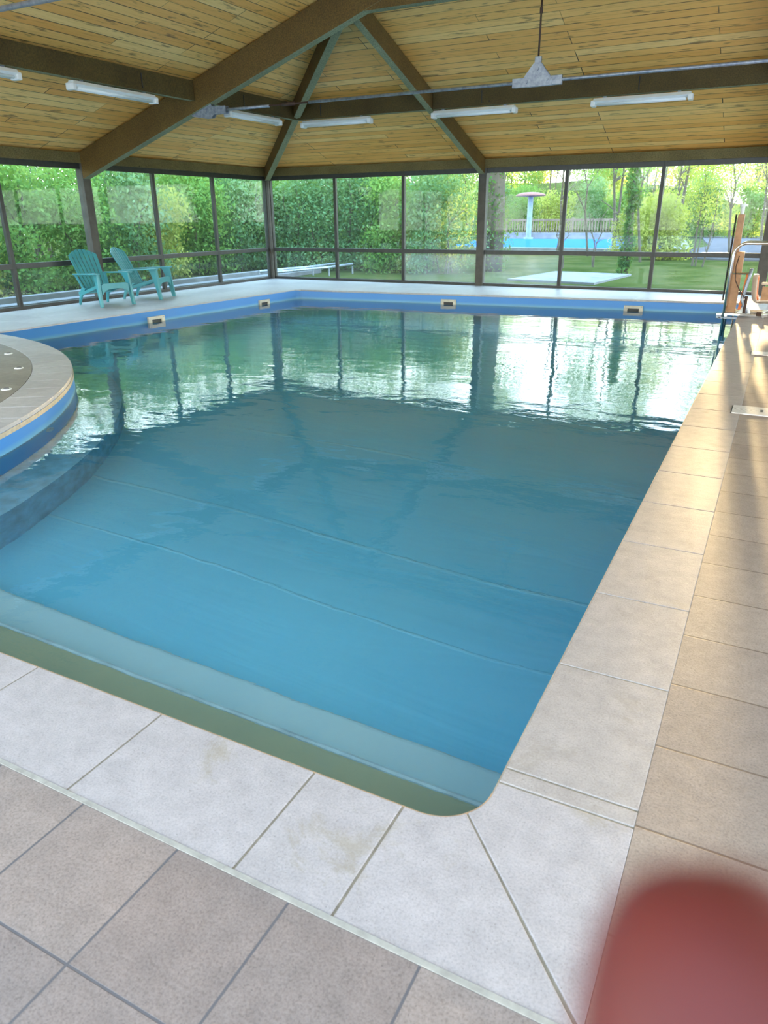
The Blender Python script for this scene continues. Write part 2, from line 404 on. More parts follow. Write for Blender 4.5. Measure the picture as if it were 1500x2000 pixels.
# floor: shelving gently to the deep end
b = MB()
nx, ny = 24, 60
vs = []
for j in range(ny + 1):
    y = 1.0 + (14.6 - 1.0) * j / ny
    t = max(0, min(1, (y - 2.2) / 8)); z = -1.12 - .40 * t * t * (3 - 2 * t)
    for i in range(nx + 1):
        x = -9.6 + 9.4 * i / nx; vs.append((x, y, z))
b.add(vs, [(j * (nx + 1) + i, j * (nx + 1) + i + 1, (j + 1) * (nx + 1) + i + 1, (j + 1) * (nx + 1) + i) for j in range(ny) for i in range(nx)])
b.build('pool_floor', LINERF, pl, smooth=True, weld=False)
# entry steps along the near side
def stepprism(y1, z, name, m):
    b = MB(); b.box((-4.6, 1.2, -2.0), (-.40, y1, z)); o = b.build(name, m, pl, bevel=.03, seg=4)
    return o
stepprism(1.745, -.46, 'upper_step', STEP1)['label'] = 'olive green upper step tread'
stepprism(2.11, -.76, 'lower_step', STEP2)['label'] = 'pale teal lower step tread'
b = MB(); b.tube([(-4.6, 1.738, -.466), (-.42, 1.738, -.466)], .014, 8); b.build('step_nosing', NOSE, pl)
# bench ledge round the island under water
b = MB(); ring(b, arc(IC, IR + .43, aS, aE + .02, 60), -2.0, -.62, 0, False)
o_ = arc(IC, IR + .43, aS, aE + .02, 60); i_ = arc(IC, IR - .02, aS, aE + .02, 60)
for k in range(60): b.add([(*i_[k], -.62), (*o_[k], -.62), (*o_[k + 1], -.62), (*i_[k + 1], -.62)], [(0, 1, 2, 3)])
b.build('island_ledge', LEDGE, pl, smooth=False)
# white-ish inlet eyeball on island wall
b = MB(); a = math.atan2(3.9 - IC[1], -5.2 - IC[0]); cx_, cy_ = IC[0] + IR * math.cos(a), IC[1] + IR * math.sin(a)
b.tube([(cx_ - .01, cy_, -.30), (cx_ + .03 * math.cos(a), cy_ + .03 * math.sin(a), -.30)], .05, 20); b.build('water_inlet', SKIM, pl, bevel=.008)
# water
b = MB(); b.add([(x, y, WZ) for x, y in pool], [tuple(range(n))]); wt = b.build('pool_water', WATER, weld=False)
tag(wt, 'clear rippled pool water reflecting the bright windows', 'water', kind='stuff')

# skimmers / inlets in the pool wall
def skimmer(x, y, z, rz, w, h, label):
    t = empty('pool_skimmer', (x + .016 * math.sin(rz), y - .016 * math.cos(rz), z), rz, label=label, cat='skimmer', group='ivory skimmer mouths in the pool wall')
    b = MB(); o = .007
    W, H_ = w / 2, h / 2; iw, ih = W * .60, H_ * .48; d0, d1 = -.028, .02   # local: x along wall, y into wall
    for a, c in (((-W, -H_), (W, -ih)), ((-W, ih), (W, H_)), ((-W, -ih), (-iw, ih)), ((iw, -ih), (W, ih))):
        b.box((a[0], d0, a[1]), (c[0], d1, c[1]))
    b.build('faceplate', SKIM, t, bevel=.004)
    b = MB(); b.add([(-iw, .0, -ih), (iw, .0, -ih), (iw, .0, ih * .3), (-iw, .0, ih * .3)], [(0, 1, 2, 3)]); b.box((-iw, -.012, -ih), (iw, .0, ih * .1)); b.build('weir_flap', SKIMD, t)
    b = MB(); b.box((-iw, -.008, ih * .1), (iw, .012, ih)); b.build('dark_mouth', DARK, t)
    for sx in (-1, 1):
        for sz in (-1, 1):
            b = MB(); b.tube([(sx * W * .82, d0 - .003, sz * H_ * .75), (sx * W * .82, d0 + .01, sz * H_ * .75)], .007, 8); b.build('screw', GALV, t)
    return t
far_ang = math.atan2(FR[1] - FL[1], FR[0] - FL[0])
def fary(x): return FL[1] + (FR[1] - FL[1]) * (x - FL[0]) / (FR[0] - FL[0])
skimmer(-5.69, fary(-5.69), -.195, far_ang, .31, .185, 'ivory pool skimmer in the far wall, the left of its two')
skimmer(-2.23, fary(-2.23), -.20, far_ang, .33, .19, 'ivory pool skimmer in the far wall nearest the pool hoist')
lang = math.atan2(FL[1] - 6.35, FL[0] - LX0)
def leftx(y): return LX0 + (FL[0] - LX0) * (y - 6.35) / (FL[1] - 6.35)
skimmer(leftx(9.3), 9.3, -.195, lang, .36, .185, 'ivory pool skimmer in the left wall below the turquoise chairs')
skimmer(leftx(12.2), 12.2, -.195, lang, .33, .18, 'ivory pool skimmer in the left wall near the far corner')

# ------------------------------------------------------------------ deck
def deck(name, poly, m, label, z=0.0, dz=.12):
    b = MB(); b.prism(poly, z - dz, z); o = b.build(name, m); return struct(o, label, 'floor')
yG = .935; xG = -.088
f = MB()
f.prism([(XL - .15, YN), (XR + .15, YN), (XR + .15, yG - .012), (XL - .15, yG - .012)], -.12, -.001)
struct(f.build('floor', BROWN), 'brown grey stone tiles on the near side of the pool', 'floor')
deck('floor_right', [(xG, yG - .012), (XR + .15, yG - .012), (XR + .15, YF + .1), (xG, YF + .1)], BROWN2, 'sandy brown stone tiles running along the right of the pool', -.001)
b = MB(); b.box((XL, yG - .013, -.1), (xG, yG, .002)); struct(b.build('trim_1', GROUT), 'cream grout line between near coping and brown tiles', 'trim')
# far + left pale deck (one ring outside the pool)
ov = .001
pf = [(xG, 14.19 - ov), (xG, YF + .1), (XL - .15, YF + .1), (XL - .15, 6.30), (LX0 - .16, 6.41), (LX0 + ov, 6.41), (FL[0] + ov, FL[1] - .10), (FL[0] + .10, FL[1] - ov), (PXR - .12, FR[1] - .04 - ov), (PXR - ov, FR[1] - .13), (PXR - ov, 14.16 - ov)]
b = MB(); b.prism(pf, -.035, .0); struct(b.build('floor_far', PALE, bevel=.008), 'pale stone deck along the far and left windows', 'floor')
b = MB(); b.prism([(XL - .15, YF + .1), (XL - .15, 6.2), (LX0 - .1, 6.2), (FL[0] - .03, FL[1] + .03), (FR[0] + .03, FR[1] + .05), (xG, FR[1] + .05), (xG, YF + .1)][::-1], -.3, -.036)
struct(b.build('trim_2', EDGE), 'sand coloured edge under the pale deck slabs', 'trim')
# near coping slabs
def slabs(name, polys, m, label, dz=.035, bev=.003, jm=GROUTD):
    b = MB()
    for p_ in polys: b.prism(p_, -dz, 0)
    o = b.build(name, m, bevel=bev, seg=3); struct(o, label, 'coping'); return o
g = .0035
xs = [-4.33, -3.67, -3.115, -2.56, -2.005, -1.45, -.897, -.628]
polys = [[(xs[i] + g, yG + .001), (xs[i + 1] - g, yG + .001), (xs[i + 1] - g, PYN + ov), (xs[i] + g, PYN + ov)] for i in range(7)]
ca = arc((PXR - RC, PYN + RC), RC - ov, -PI / 2, 0, 16)     # overhanging inner corner
# split corner near angle of the diagonal joint
k0 = 9
polys.append([(-.628 + g, yG + .001), (xG - .008, yG + .001), (ca[k0][0] - g, ca[k0][1] - g)] + ca[:k0][::-1] + [(-.628 + g, PYN + ov)])
ysr = [1.485, 1.545] + [1.545 + .5605 * i for i in range(1, 24)]
polys.append([(xG - .001, yG + .006), (xG - .001, ysr[0] - g), (PXR - ov, ysr[0] - g)] + ca[k0:][::-1])
slabs('trim_3', polys, COPING, 'pale stone coping slabs round the near edge of the pool')
polys = []
for i in range(len(ysr) - 1):
    y0, y1 = ysr[i], min(ysr[i + 1], 14.17)
    if y0 > 14.1: break
    polys.append([(PXR - ov, y0 + g), (xG - .001, y0 + g), (xG - .001, y1 - g), (PXR - ov, y1 - g)])
slabs('trim_4', polys, COPING2, 'pale stone coping slabs down the right edge of the pool')
# bed under the slabs (joint colour)
b = MB(); b.box((-4.36, yG, -.3), (-.6, PYN, -.0035)); b.box((PXR, 1.44, -.3), (xG, 14.3, -.0035))
b.prism([(-.60, yG), (xG, yG), (xG, 1.45), (PXR, 1.45)] + corner[::-1], -.3, -.0035)
struct(b.build('trim_5', GROUTD), 'sandy mortar joints between the coping slabs', 'trim')
b = MB(); b.box((PXR - .015, 1.44, -.06), (PXR + .01, 14.2, -.035)); b.box((-4.3, PYN - .01, -.06), (-.6, PYN + .015, -.035)); struct(b.build('trim_6', EDGE), 'thin sandy lip below the coping slabs', 'trim')
lipo = [(-4.3, PYN)] + arc((PXR - RC, PYN + RC), RC, -PI / 2, 0, 20); lipi = [(-4.3, PYN + .007)] + arc((PXR - RC, PYN + RC), RC - .006, -PI / 2, 0, 20)
b = MB(); b.prism(lipo + lipi[::-1], -.03, -.004); struct(b.build('trim_9', LIP), 'thin cream orange edge of the near coping above the water', 'trim')
# island
outer = arc(IC, IR + ov, aS, aE, 60)
b = MB(); inn = arc(IC, IRI, aS - .02, aE + .03, 60)
b.prism([(XL - .15, 6.28), (XL - .15, yG), (inn[0][0], yG)] + inn + [(XL - .15, 6.29)][:0], -.12, -.001)
struct(b.build('floor_island', ISLE), 'grey brown tiled deck inside the curved pale coping', 'floor')
polys = []
na = 22
for i in range(na):
    a0 = aS - .05 + (aE + .03 - aS + .05) * i / na; a1 = aS - .05 + (aE + .03 - aS + .05) * (i + 1) / na
    dg = g / IR * .6
    polys.append(arc(IC, IR + ov, a0 + dg, a1 - dg, 6) + arc(IC, IRI + .003, a0 + dg, a1 - dg, 6)[::-1])
slabs('trim_7', polys, PALE, 'curved pale coping round the deck island at left', bev=.006)
b = MB(); b.prism(arc(IC, IR + .005, aS - .05, aE + .02, 60) + arc(IC, IRI, aS - .05, aE + .02, 60)[::-1], -.07, -.034); struct(b.build('trim_8', EDGE), 'sandy tile edge under the curved coping', 'trim')
# small white studs set in the island deck
for (x, y), w in zip([(-7.62, 5.38), (-6.75, 4.85), (-5.98, 4.13)], ('farthest of the three on the island', 'middle of the three on the island', 'nearest of the three on the island')):
    t = empty('deck_stud', (x, y, 0), random.random(), label='small white round stud in the tiles, ' + w, cat='deck stud', group='white studs on the island deck')
    b = MB(); b.tube([(0, 0, -.004), (0, 0, .006)], .045, 20); b.build('rim', WHITE, t, bevel=.003)
    b = MB(); b.tube([(0, 0, 0), (0, 0, .012)], .026, 16); b.build('lens', CONC, t, bevel=.004)

# cover plates on right deck
def cover(x0, x1, y0, y1, label):
    t = empty('cover_plate', (0, 0, 0), label=label, cat='cover plate', group='pale cover plates on the right deck')
    t.location = ((x0 + x1) / 2, (y0 + y1) / 2, 0)
    m, nt, out = mat('swirled_pale_wood_plate'); p = N(nt, 'ShaderNodeBsdfPrincipled', i={'Roughness': .45}); co = coords(nt)
    w = N(nt, 'ShaderNodeTexWave', wave_type='RINGS', rings_direction='Z', i={'Scale': 14, 'Distortion': 3.0, 'Detail': 2, 'Detail Scale': 2})
    L(nt, mapping(nt, co, (.6, 1.6, 1)), w.inputs['Vector'])
    L(nt, ramp(nt, w.outputs['Color'], [(.0, (.45, .40, .36)), (.5, (.66, .62, .58)), (1, (.70, .66, .62))]).outputs[0], p.inputs['Base Color']); L(nt, p.outputs[0], out.inputs[0])
    W, D = (x1 - x0) / 2, (y1 - y0) / 2
    b = MB(); b.box((-W, -D, -.004), (W, D, .008)); b.build('plate', m, t, bevel=.003)
    for s in (-1, 1):
        b = MB(); b.tube([(0 + .05 * 0, s * .022, .007), (0, s * .022, .0095)], .012, 16); b.build('finger_hole', DARK, t)
    b = MB(); b.box((-W - .008, -D, -.004), (-W, D, .003)); b.build('gap', DARK, t)
cover(-.147, .26, 5.985, 6.245, 'pale swirled cover plate set across coping and tiles, nearer of two')
cover(-.127, .26, 8.78, 8.99, 'pale cover plate in the right deck, farther one toward the hoist')

# ------------------------------------------------------------------ walls: posts, window frames, panes
MOD_L = [4.75, 6.55, 8.40, 10.15, 11.85, 13.65, YF]             # mullion / post lines on left wall
MOD_F = [XL, -9.42, -7.66, -5.80, -4.05, -2.24, -.28]
ZT0, ZT1, ZH = .65, .735, 2.24
def post(p, horiz, w=.17, d=.16, label=None, m=FRAMEL):
    b = MB()
    if horiz == 'L': b.box((XL - d, p - w / 2, -.1), (XL, p + w / 2, 2.33))
    elif horiz == 'F': b.box((p - w / 2, YF, -.1), (p + w / 2, YF + d, 2.33))
    elif horiz == 'R': b.box((XR, p - w / 2, -.1), (XR + d, p + w / 2, 2.33))
    else: b.box((p - w / 2, YN - d, -.1), (p + w / 2, YN, 2.33))
    o = b.build('wall_post', m, bevel=.006); tag(o, label, 'post'); return o
post(10.15, 'L', label='broad dark wall post behind the turquoise chairs, under the big rafter')
post(4.75, 'L', label='left wall post under the nearer rafter, beside the island deck')
post(-5.80, 'F', label='broad dark post in the middle of the far window wall, below a sloping beam')
post(-.28, 'F', w=.18, label='broad brown post at the right end of the far windows behind the hoist')
b = MB(); b.box((XL - .16, YF - .02, -.1), (XL + .02, YF + .16, 2.33)); tag(b.build('wall_post', FRAMEL, bevel=.006), 'corner post where the left and far window walls meet', 'post')
wn = 0
def window(axis, a, b_, gl_up, gl_lo, side):
    """glazed bay: window_n > window_frame, transom, upper_pane, lower_pane"""
    global wn; wn += 1
    mid = (a + b_) / 2
    if axis == 'L': t = empty('window_%d' % wn, (XL - .08, mid, 0), PI / 2)
    elif axis == 'F': t = empty('window_%d' % wn, (mid, YF + .08, 0), 0)
    t['kind'] = 'structure'; t['label'] = side; t['category'] = 'window'
    w = abs(b_ - a) / 2; fr = .035; d = .035
    B = MB()
    B.box((-w, -d, .0), (w, d, .055)); B.box((-w, -d, ZH), (w, d, ZH + .10))
    B.box((-w, -d, .055), (-w + fr, d, ZH)); B.box((w - fr, -d, .055), (w, d, ZH))
    B.build('window_frame', FRAME, t, bevel=.004)
    B = MB(); B.box((-w + fr, -d, ZT0), (w - fr, d, ZT1)); B.build('transom', FRAME, t, bevel=.003)
    B = MB(); B.box((-w + fr, -.004, ZT1), (w - fr, .004, ZH)); B.build('upper_pane', gl_up, t)
    B = MB(); B.box((-w + fr, -.004, .055), (w - fr, .004, ZT0)); B.build('lower_pane', gl_lo, t)
    return t
names_l = ['left wall window beside the island', 'left wall window at the photo edge', 'left wall window just before the broad post', 'left wall window behind the farther chair', 'left wall window, second from the far corner', 'left wall window touching the far corner']
for i in range(6): window('L', MOD_L[i], MOD_L[i + 1], GLASS, GLASSH, names_l[i])
names_f = ['far wall window touching the left corner', 'far wall window, second from the left corner', 'far wall window just left of the middle post', 'far wall window right of the middle post, fountain seen through it', 'far wall window showing the blue outdoor pool and ivy trunk', 'far wall window at right, road and golden bush through it']
for i in range(6): window('F', MOD_F[i], MOD_F[i + 1], GLASS, (GLASSH, GLASSH, GLASSM, GLASSM, GLASS, GLASS)[i], names_f[i])
# right part of far wall and the walls outside the frame: posts and plain frames
for i, (a, c) in enumerate([(-.28, 1.5), (1.5, 3.3), (3.3, XR)]): window('F', a, c, GLASS, GLASS, 'far wall window beyond the right post, number %s from it' % ('one', 'two', 'three')[i])
for i, p in enumerate([10.15, 4.75, -.65, YN + .1]): post(p, 'R', label='right wall post, %s from the far end' % ('first', 'second', 'third', 'fourth')[i])
post(-.65, 'L', label='left wall post nearest the camera end')
post(YN + .1, 'L', label='left wall post at the near corner')
for i, p in enumerate([-5.8, -.35]): post(p, 'N', label='near wall post behind the camera, %s one' % ('left', 'right')[i])

# wall plates (header beams)
def roofz_l(x): return 2.50 + .3285 * (x - (XL - .1))
RZ = lambda d: 2.50 + .3285 * (d + .1)      # d = distance inside the wall
b = MB(); b.box((XL - .14, YN, 2.33), (XL + .0, YF + .14, 2.50)); struct(b.build('wall_left', PLATE, bevel=.005), 'olive timber wall plate above the left windows', 'wall plate')
b = MB(); b.box((XL, YF, 2.33), (XR + .14, YF + .14, 2.50)); struct(b.build('wall_far', PLATE, bevel=.005), 'olive timber wall plate above the far windows', 'wall plate')
b = MB(); b.box((XR, YN, 2.33), (XR + .14, YF, 2.50)); struct(b.build('wall_right', PLATE, bevel=.005), 'timber wall plate above the right wall', 'wall plate')
b = MB(); b.box((XL, YN - .14, 2.33), (XR, YN, 2.50)); struct(b.build('wall_near', PLATE, bevel=.005), 'timber wall plate above the near wall', 'wall plate')

# ------------------------------------------------------------------ roof: hipped, boards along the eaves
XM = (XL + XR) / 2; HW = XM - XL                      # ridge line x, half width
ZE = 2.50; zr = RZ(HW)
def roofz(d): return 2.50 + .3285 * (d + .1)
ex = .5                                               # overhang outside
c1, c2, c3, c4 = (XL - ex, YN - ex), (XR + ex, YN - ex), (XR + ex, YF + ex), (XL - ex, YF + ex)
r1, r2 = (XM, YN + HW), (XM, YF - HW)
me = bpy.data.meshes.new('ceiling'); V = []; F = []; UV = []
def slope(pts, u_axis, v0):
    o = len(V); base = len(V)
    for (x, y, z) in pts: V.append((x, y, z))
    F.append(tuple(range(o, o + len(pts))))
    k = math.sqrt(1 + .3285 ** 2)
    for (x, y, z) in pts:
        u = y if u_axis == 'y' else x
        v = (z - 2.0) / .3285 * k
        UV.append((u + v0, v + v0 * 3.3))
ze = roofz(-ex)
YG = .9                       # boards end here; an added skylight covers the unseen near end
rg = (XM, YG)
slope([(*c4, ze), (XL - ex, YG, ze), (*rg, zr), (*r2, zr)], 'y', 0.0)
slope([(*c3, ze), (*c4, ze), (*r2, zr)], 'x', 31.1)
slope([(XR + ex, YG, ze), (*c3, ze), (*r2, zr), (*rg, zr)], 'y', 57.7)
me.from_pydata(V, [], F); uvl = me.uv_layers.new(name='UVMap')
k = 0
for poly in me.polygons:
    for li in poly.loop_indices: uvl.data[li].uv = UV[me.loops[li].vertex_index]
me.materials.append(PLANK); o = bpy.data.objects.new('ceiling', me); C.objects.link(o)
sm_ = o.modifiers.new('thick', 'SOLIDIFY'); sm_.thickness = .06; sm_.offset = 1 if me.polygons[0].normal.z > 0 else -1
struct(o, 'pine board ceiling rising on four slopes', 'ceiling')

# unseen skylight added over the near end to brighten pool and deck
t = empty('window_40'); t['kind'] = 'structure'; t['label'] = 'added skylight over the unseen near end, letting in sky light'; t['category'] = 'window'
B = MB()
for k in range(9):
    y = YG - .03 - (YG - YN) * k / 8
    for s_ in (-1, 1):
        xo = XM + s_ * (HW + .4)
        B.hexa([(xo, y - .03, roofz(-.4)), (xo, y + .03, roofz(-.4)), (XM, y + .03, zr), (XM, y - .03, zr)], [(xo, y - .03, roofz(-.4) + .08), (xo, y + .03, roofz(-.4) + .08), (XM, y + .03, zr + .08), (XM, y - .03, zr + .08)])
B.build('window_frame', FRAME, t)
for s_, nm in ((-1, 'left_pane'), (1, 'right_pane')):
    B = MB(); xo = XM + s_ * (HW + .4); B.add([(xo, YN, roofz(-.4) + .085), (xo, YG, roofz(-.4) + .085), (XM, YG, zr + .085), (XM, YN, zr + .085)], [(0, 1, 2, 3)]); B.build(nm, TINTG, t)
# beams: bottom face in pale green
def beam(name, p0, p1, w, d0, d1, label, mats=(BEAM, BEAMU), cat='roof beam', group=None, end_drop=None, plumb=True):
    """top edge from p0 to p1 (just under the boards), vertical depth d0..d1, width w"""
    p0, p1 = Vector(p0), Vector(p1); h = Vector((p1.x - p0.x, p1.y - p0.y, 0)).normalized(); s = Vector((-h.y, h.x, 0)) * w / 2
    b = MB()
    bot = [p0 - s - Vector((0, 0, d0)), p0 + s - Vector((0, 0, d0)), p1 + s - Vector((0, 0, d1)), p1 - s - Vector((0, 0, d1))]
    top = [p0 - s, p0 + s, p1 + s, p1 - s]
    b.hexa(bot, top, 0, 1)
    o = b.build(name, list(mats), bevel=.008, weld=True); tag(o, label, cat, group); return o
E_ = .004
yA = 10.15
zt = lambda d: roofz(d) - E_ - .02
def rafter_pair(y, full, lab):
    # left rafter starts a touch outside the window plane so that its foot sits on the post
    xe = -5.25 if not full else XM
    beam('roof_rafter', (XL - .02, y, zt(-.02)), (xe, y, zt(xe - XL) if full else zt(xe - XL) ), .16, .43, .43, lab[0])
    xe = 2 * XM - xe
    beam('roof_rafter', (XR + .02, y, zt(-.02)), (xe, y, zt(XR - xe)), .16, .43, .43, lab[1])
# hip end frame: rafters stop under the ring beam
d_ = YF - yA
b0 = zt(d_)
def hip_rafter(x0, x1, lab):
    s = 1 if x1 > x0 else -1
    # the rafter continues its own slope under the hip plane: clip top to the roof
    b = MB(); w = .08
    xs_ = [x0, x0 + s * (d_ + .02), x1]
    tops = [zt(-.02), zt(d_), zt(d_)]
    bots = [zt(-.02) - .43, zt(d_) - .43, zt(abs(x1 - x0)) - .43]
    P = []
    for i in range(3):
        P += [(xs_[i], yA - w, bots[i]), (xs_[i], yA + w, bots[i]), (xs_[i], yA + w, tops[i]), (xs_[i], yA - w, tops[i])]
    q = lambda i, k: i * 4 + k
    for i in range(2):
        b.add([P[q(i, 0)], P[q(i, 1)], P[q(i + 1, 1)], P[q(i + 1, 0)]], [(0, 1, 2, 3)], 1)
        b.add([P[q(i, 1)], P[q(i, 2)], P[q(i + 1, 2)], P[q(i + 1, 1)]], [(0, 1, 2, 3)], 0)
        b.add([P[q(i, 2)], P[q(i, 3)], P[q(i + 1, 3)], P[q(i + 1, 2)]], [(0, 1, 2, 3)], 0)
        b.add([P[q(i, 3)], P[q(i, 0)], P[q(i + 1, 0)], P[q(i + 1, 3)]], [(0, 1, 2, 3)], 0)
    b.add(P[0:4], [(0, 1, 2, 3)], 0); b.add(P[8:12], [(0, 1, 2, 3)], 0)
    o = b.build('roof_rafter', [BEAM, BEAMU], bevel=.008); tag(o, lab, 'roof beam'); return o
hip_rafter(XL - .02, -4.95, 'large dark glulam rafter rising from the post behind the chairs')
hip_rafter(XR + .02, 2 * XM + 4.95, 'large glulam rafter rising from the right wall')
rafter_pair(4.75, True, ('large left rafter of the nearer roof frame above the island', 'large right rafter of the nearer roof frame'))
rafter_pair(-.65, True, ('large left rafter above the camera', 'large right rafter above the camera'))
dz_ = .25
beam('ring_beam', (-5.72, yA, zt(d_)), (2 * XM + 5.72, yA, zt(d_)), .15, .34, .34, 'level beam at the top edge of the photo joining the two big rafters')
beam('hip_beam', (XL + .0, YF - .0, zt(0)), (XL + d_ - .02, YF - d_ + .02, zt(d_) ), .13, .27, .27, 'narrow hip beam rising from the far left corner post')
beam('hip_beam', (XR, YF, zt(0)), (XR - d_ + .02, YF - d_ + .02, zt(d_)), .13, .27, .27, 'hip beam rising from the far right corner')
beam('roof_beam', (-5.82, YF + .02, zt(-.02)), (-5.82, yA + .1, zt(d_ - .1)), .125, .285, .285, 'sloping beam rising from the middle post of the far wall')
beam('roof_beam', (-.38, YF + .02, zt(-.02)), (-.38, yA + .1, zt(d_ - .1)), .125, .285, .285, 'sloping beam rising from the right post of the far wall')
# purlins half way up
dp = 2.66
segsF = [(XL + dp, -5.89, 'purlin between the hip beam and the middle sloping beam'), (-5.75, -.45, 'dark purlin right of the middle sloping beam, two lights below it'), (-.31, XR - dp, 'purlin of the far slope beyond the right sloping beam')]
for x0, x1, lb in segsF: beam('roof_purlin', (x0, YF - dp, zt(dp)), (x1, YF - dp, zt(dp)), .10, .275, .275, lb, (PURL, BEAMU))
segsL = [(YF - dp, yA + .09, 'short purlin between the hip beam and the big rafter'), (yA - .09, 4.84, 'dark purlin at left of the big rafter'), (4.66, -.56, 'left slope purlin nearest the camera')]
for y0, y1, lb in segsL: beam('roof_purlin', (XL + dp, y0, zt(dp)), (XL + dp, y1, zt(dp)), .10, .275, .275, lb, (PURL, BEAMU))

# small dark hooks on the purlins
PZ = zt(dp) - .275          # underside of purlins
def hook(x, y, lab):
    b = MB(); b.tube([(x, y, zt(dp) - .05), (x, y, PZ + .06), (x + .01, y, PZ + .04)], .008, 6)
    tag(b.build('purlin_hook', DARK), lab, 'hook', 'small dark pegs on the purlins')
hook(-8.0, YF - dp - .058, 'small dark peg on the purlin by the hip beam')
hook(-4.86, YF - dp - .058, 'small dark peg on the purlin above the middle light')
hook(-2.35, YF - dp - .058, 'small dark peg on the purlin right of the steel plate')
hook(XL + dp + .058, 8.95, 'small dark peg on the purlin left of the big rafter')
hook(XL + dp + .058, 11.3, 'small dark peg on the short purlin')

# fluorescent battens
def lamp(c, rz, ln, lab):
    t = empty('fluorescent_light', c, rz, label=lab, cat='ceiling light', group='unlit fluorescent battens under the purlins')
    b = MB(); L2 = ln / 2
    b.add([(sx * L2, y, z) for sx in (-1, 1) for (y, z) in ((-.04, 0), (.04, 0), (.075, -.045), (.03, -.075), (-.03, -.075), (-.075, -.045))],
          [(0, 1, 7, 6), (1, 2, 8, 7), (2, 3, 9, 8), (3, 4, 10, 9), (4, 5, 11, 10), (5, 0, 6, 11), (5, 4, 3, 2, 1, 0), (6, 7, 8, 9, 10, 11)])
    b.build('housing', WHITE, t, bevel=.005)
    for s in (-1, 1):
        b = MB(); b.tube([(-L2 + .06, s * .034, -.088), (L2 - .06, s * .034, -.088)], .018, 12); b.build('tube', TUBE, t, smooth=True)
        b = MB(); b.box((s * L2 - .035, -.07, -.115), (s * L2 + .035, .07, -.03)); b.build('end_cap', WHITE, t, bevel=.012)
    b = MB(); b.box((-L2 * .8, -.012, 0), (-L2 * .8 + .05, .012, .02)); b.build('bracket', GALV, t)
    b = MB(); b.box((L2 * .8 - .05, -.012, 0), (L2 * .8, .012, .02)); b.build('bracket', GALV, t)
    return t
zl = PZ - .02
yl = YF - dp - .0
for xa, xb, lb in ((-8.42, -7.0, 'white fluorescent batten in the gap between hip beam and middle sloping beam'), (-5.74, -4.30, 'white fluorescent batten just right of the middle sloping beam'), (-3.02, -1.60, 'white fluorescent batten farthest right, under the far purlin'), (.3, 1.7, 'white fluorescent batten beyond the right sloping beam')):
    lamp(((xa + xb) / 2, yl, zl), 0, xb - xa, lb)
for ya, yb, lb in ((10.92, 12.36, 'white fluorescent batten on the short purlin behind the big rafter'), (7.72, 9.20, 'white fluorescent batten left of the big rafter'), (5.45, 6.90, 'white fluorescent batten cut by the left photo edge')):
    lamp((XL + dp, (ya + yb) / 2, zl), PI / 2, yb - ya, lb)

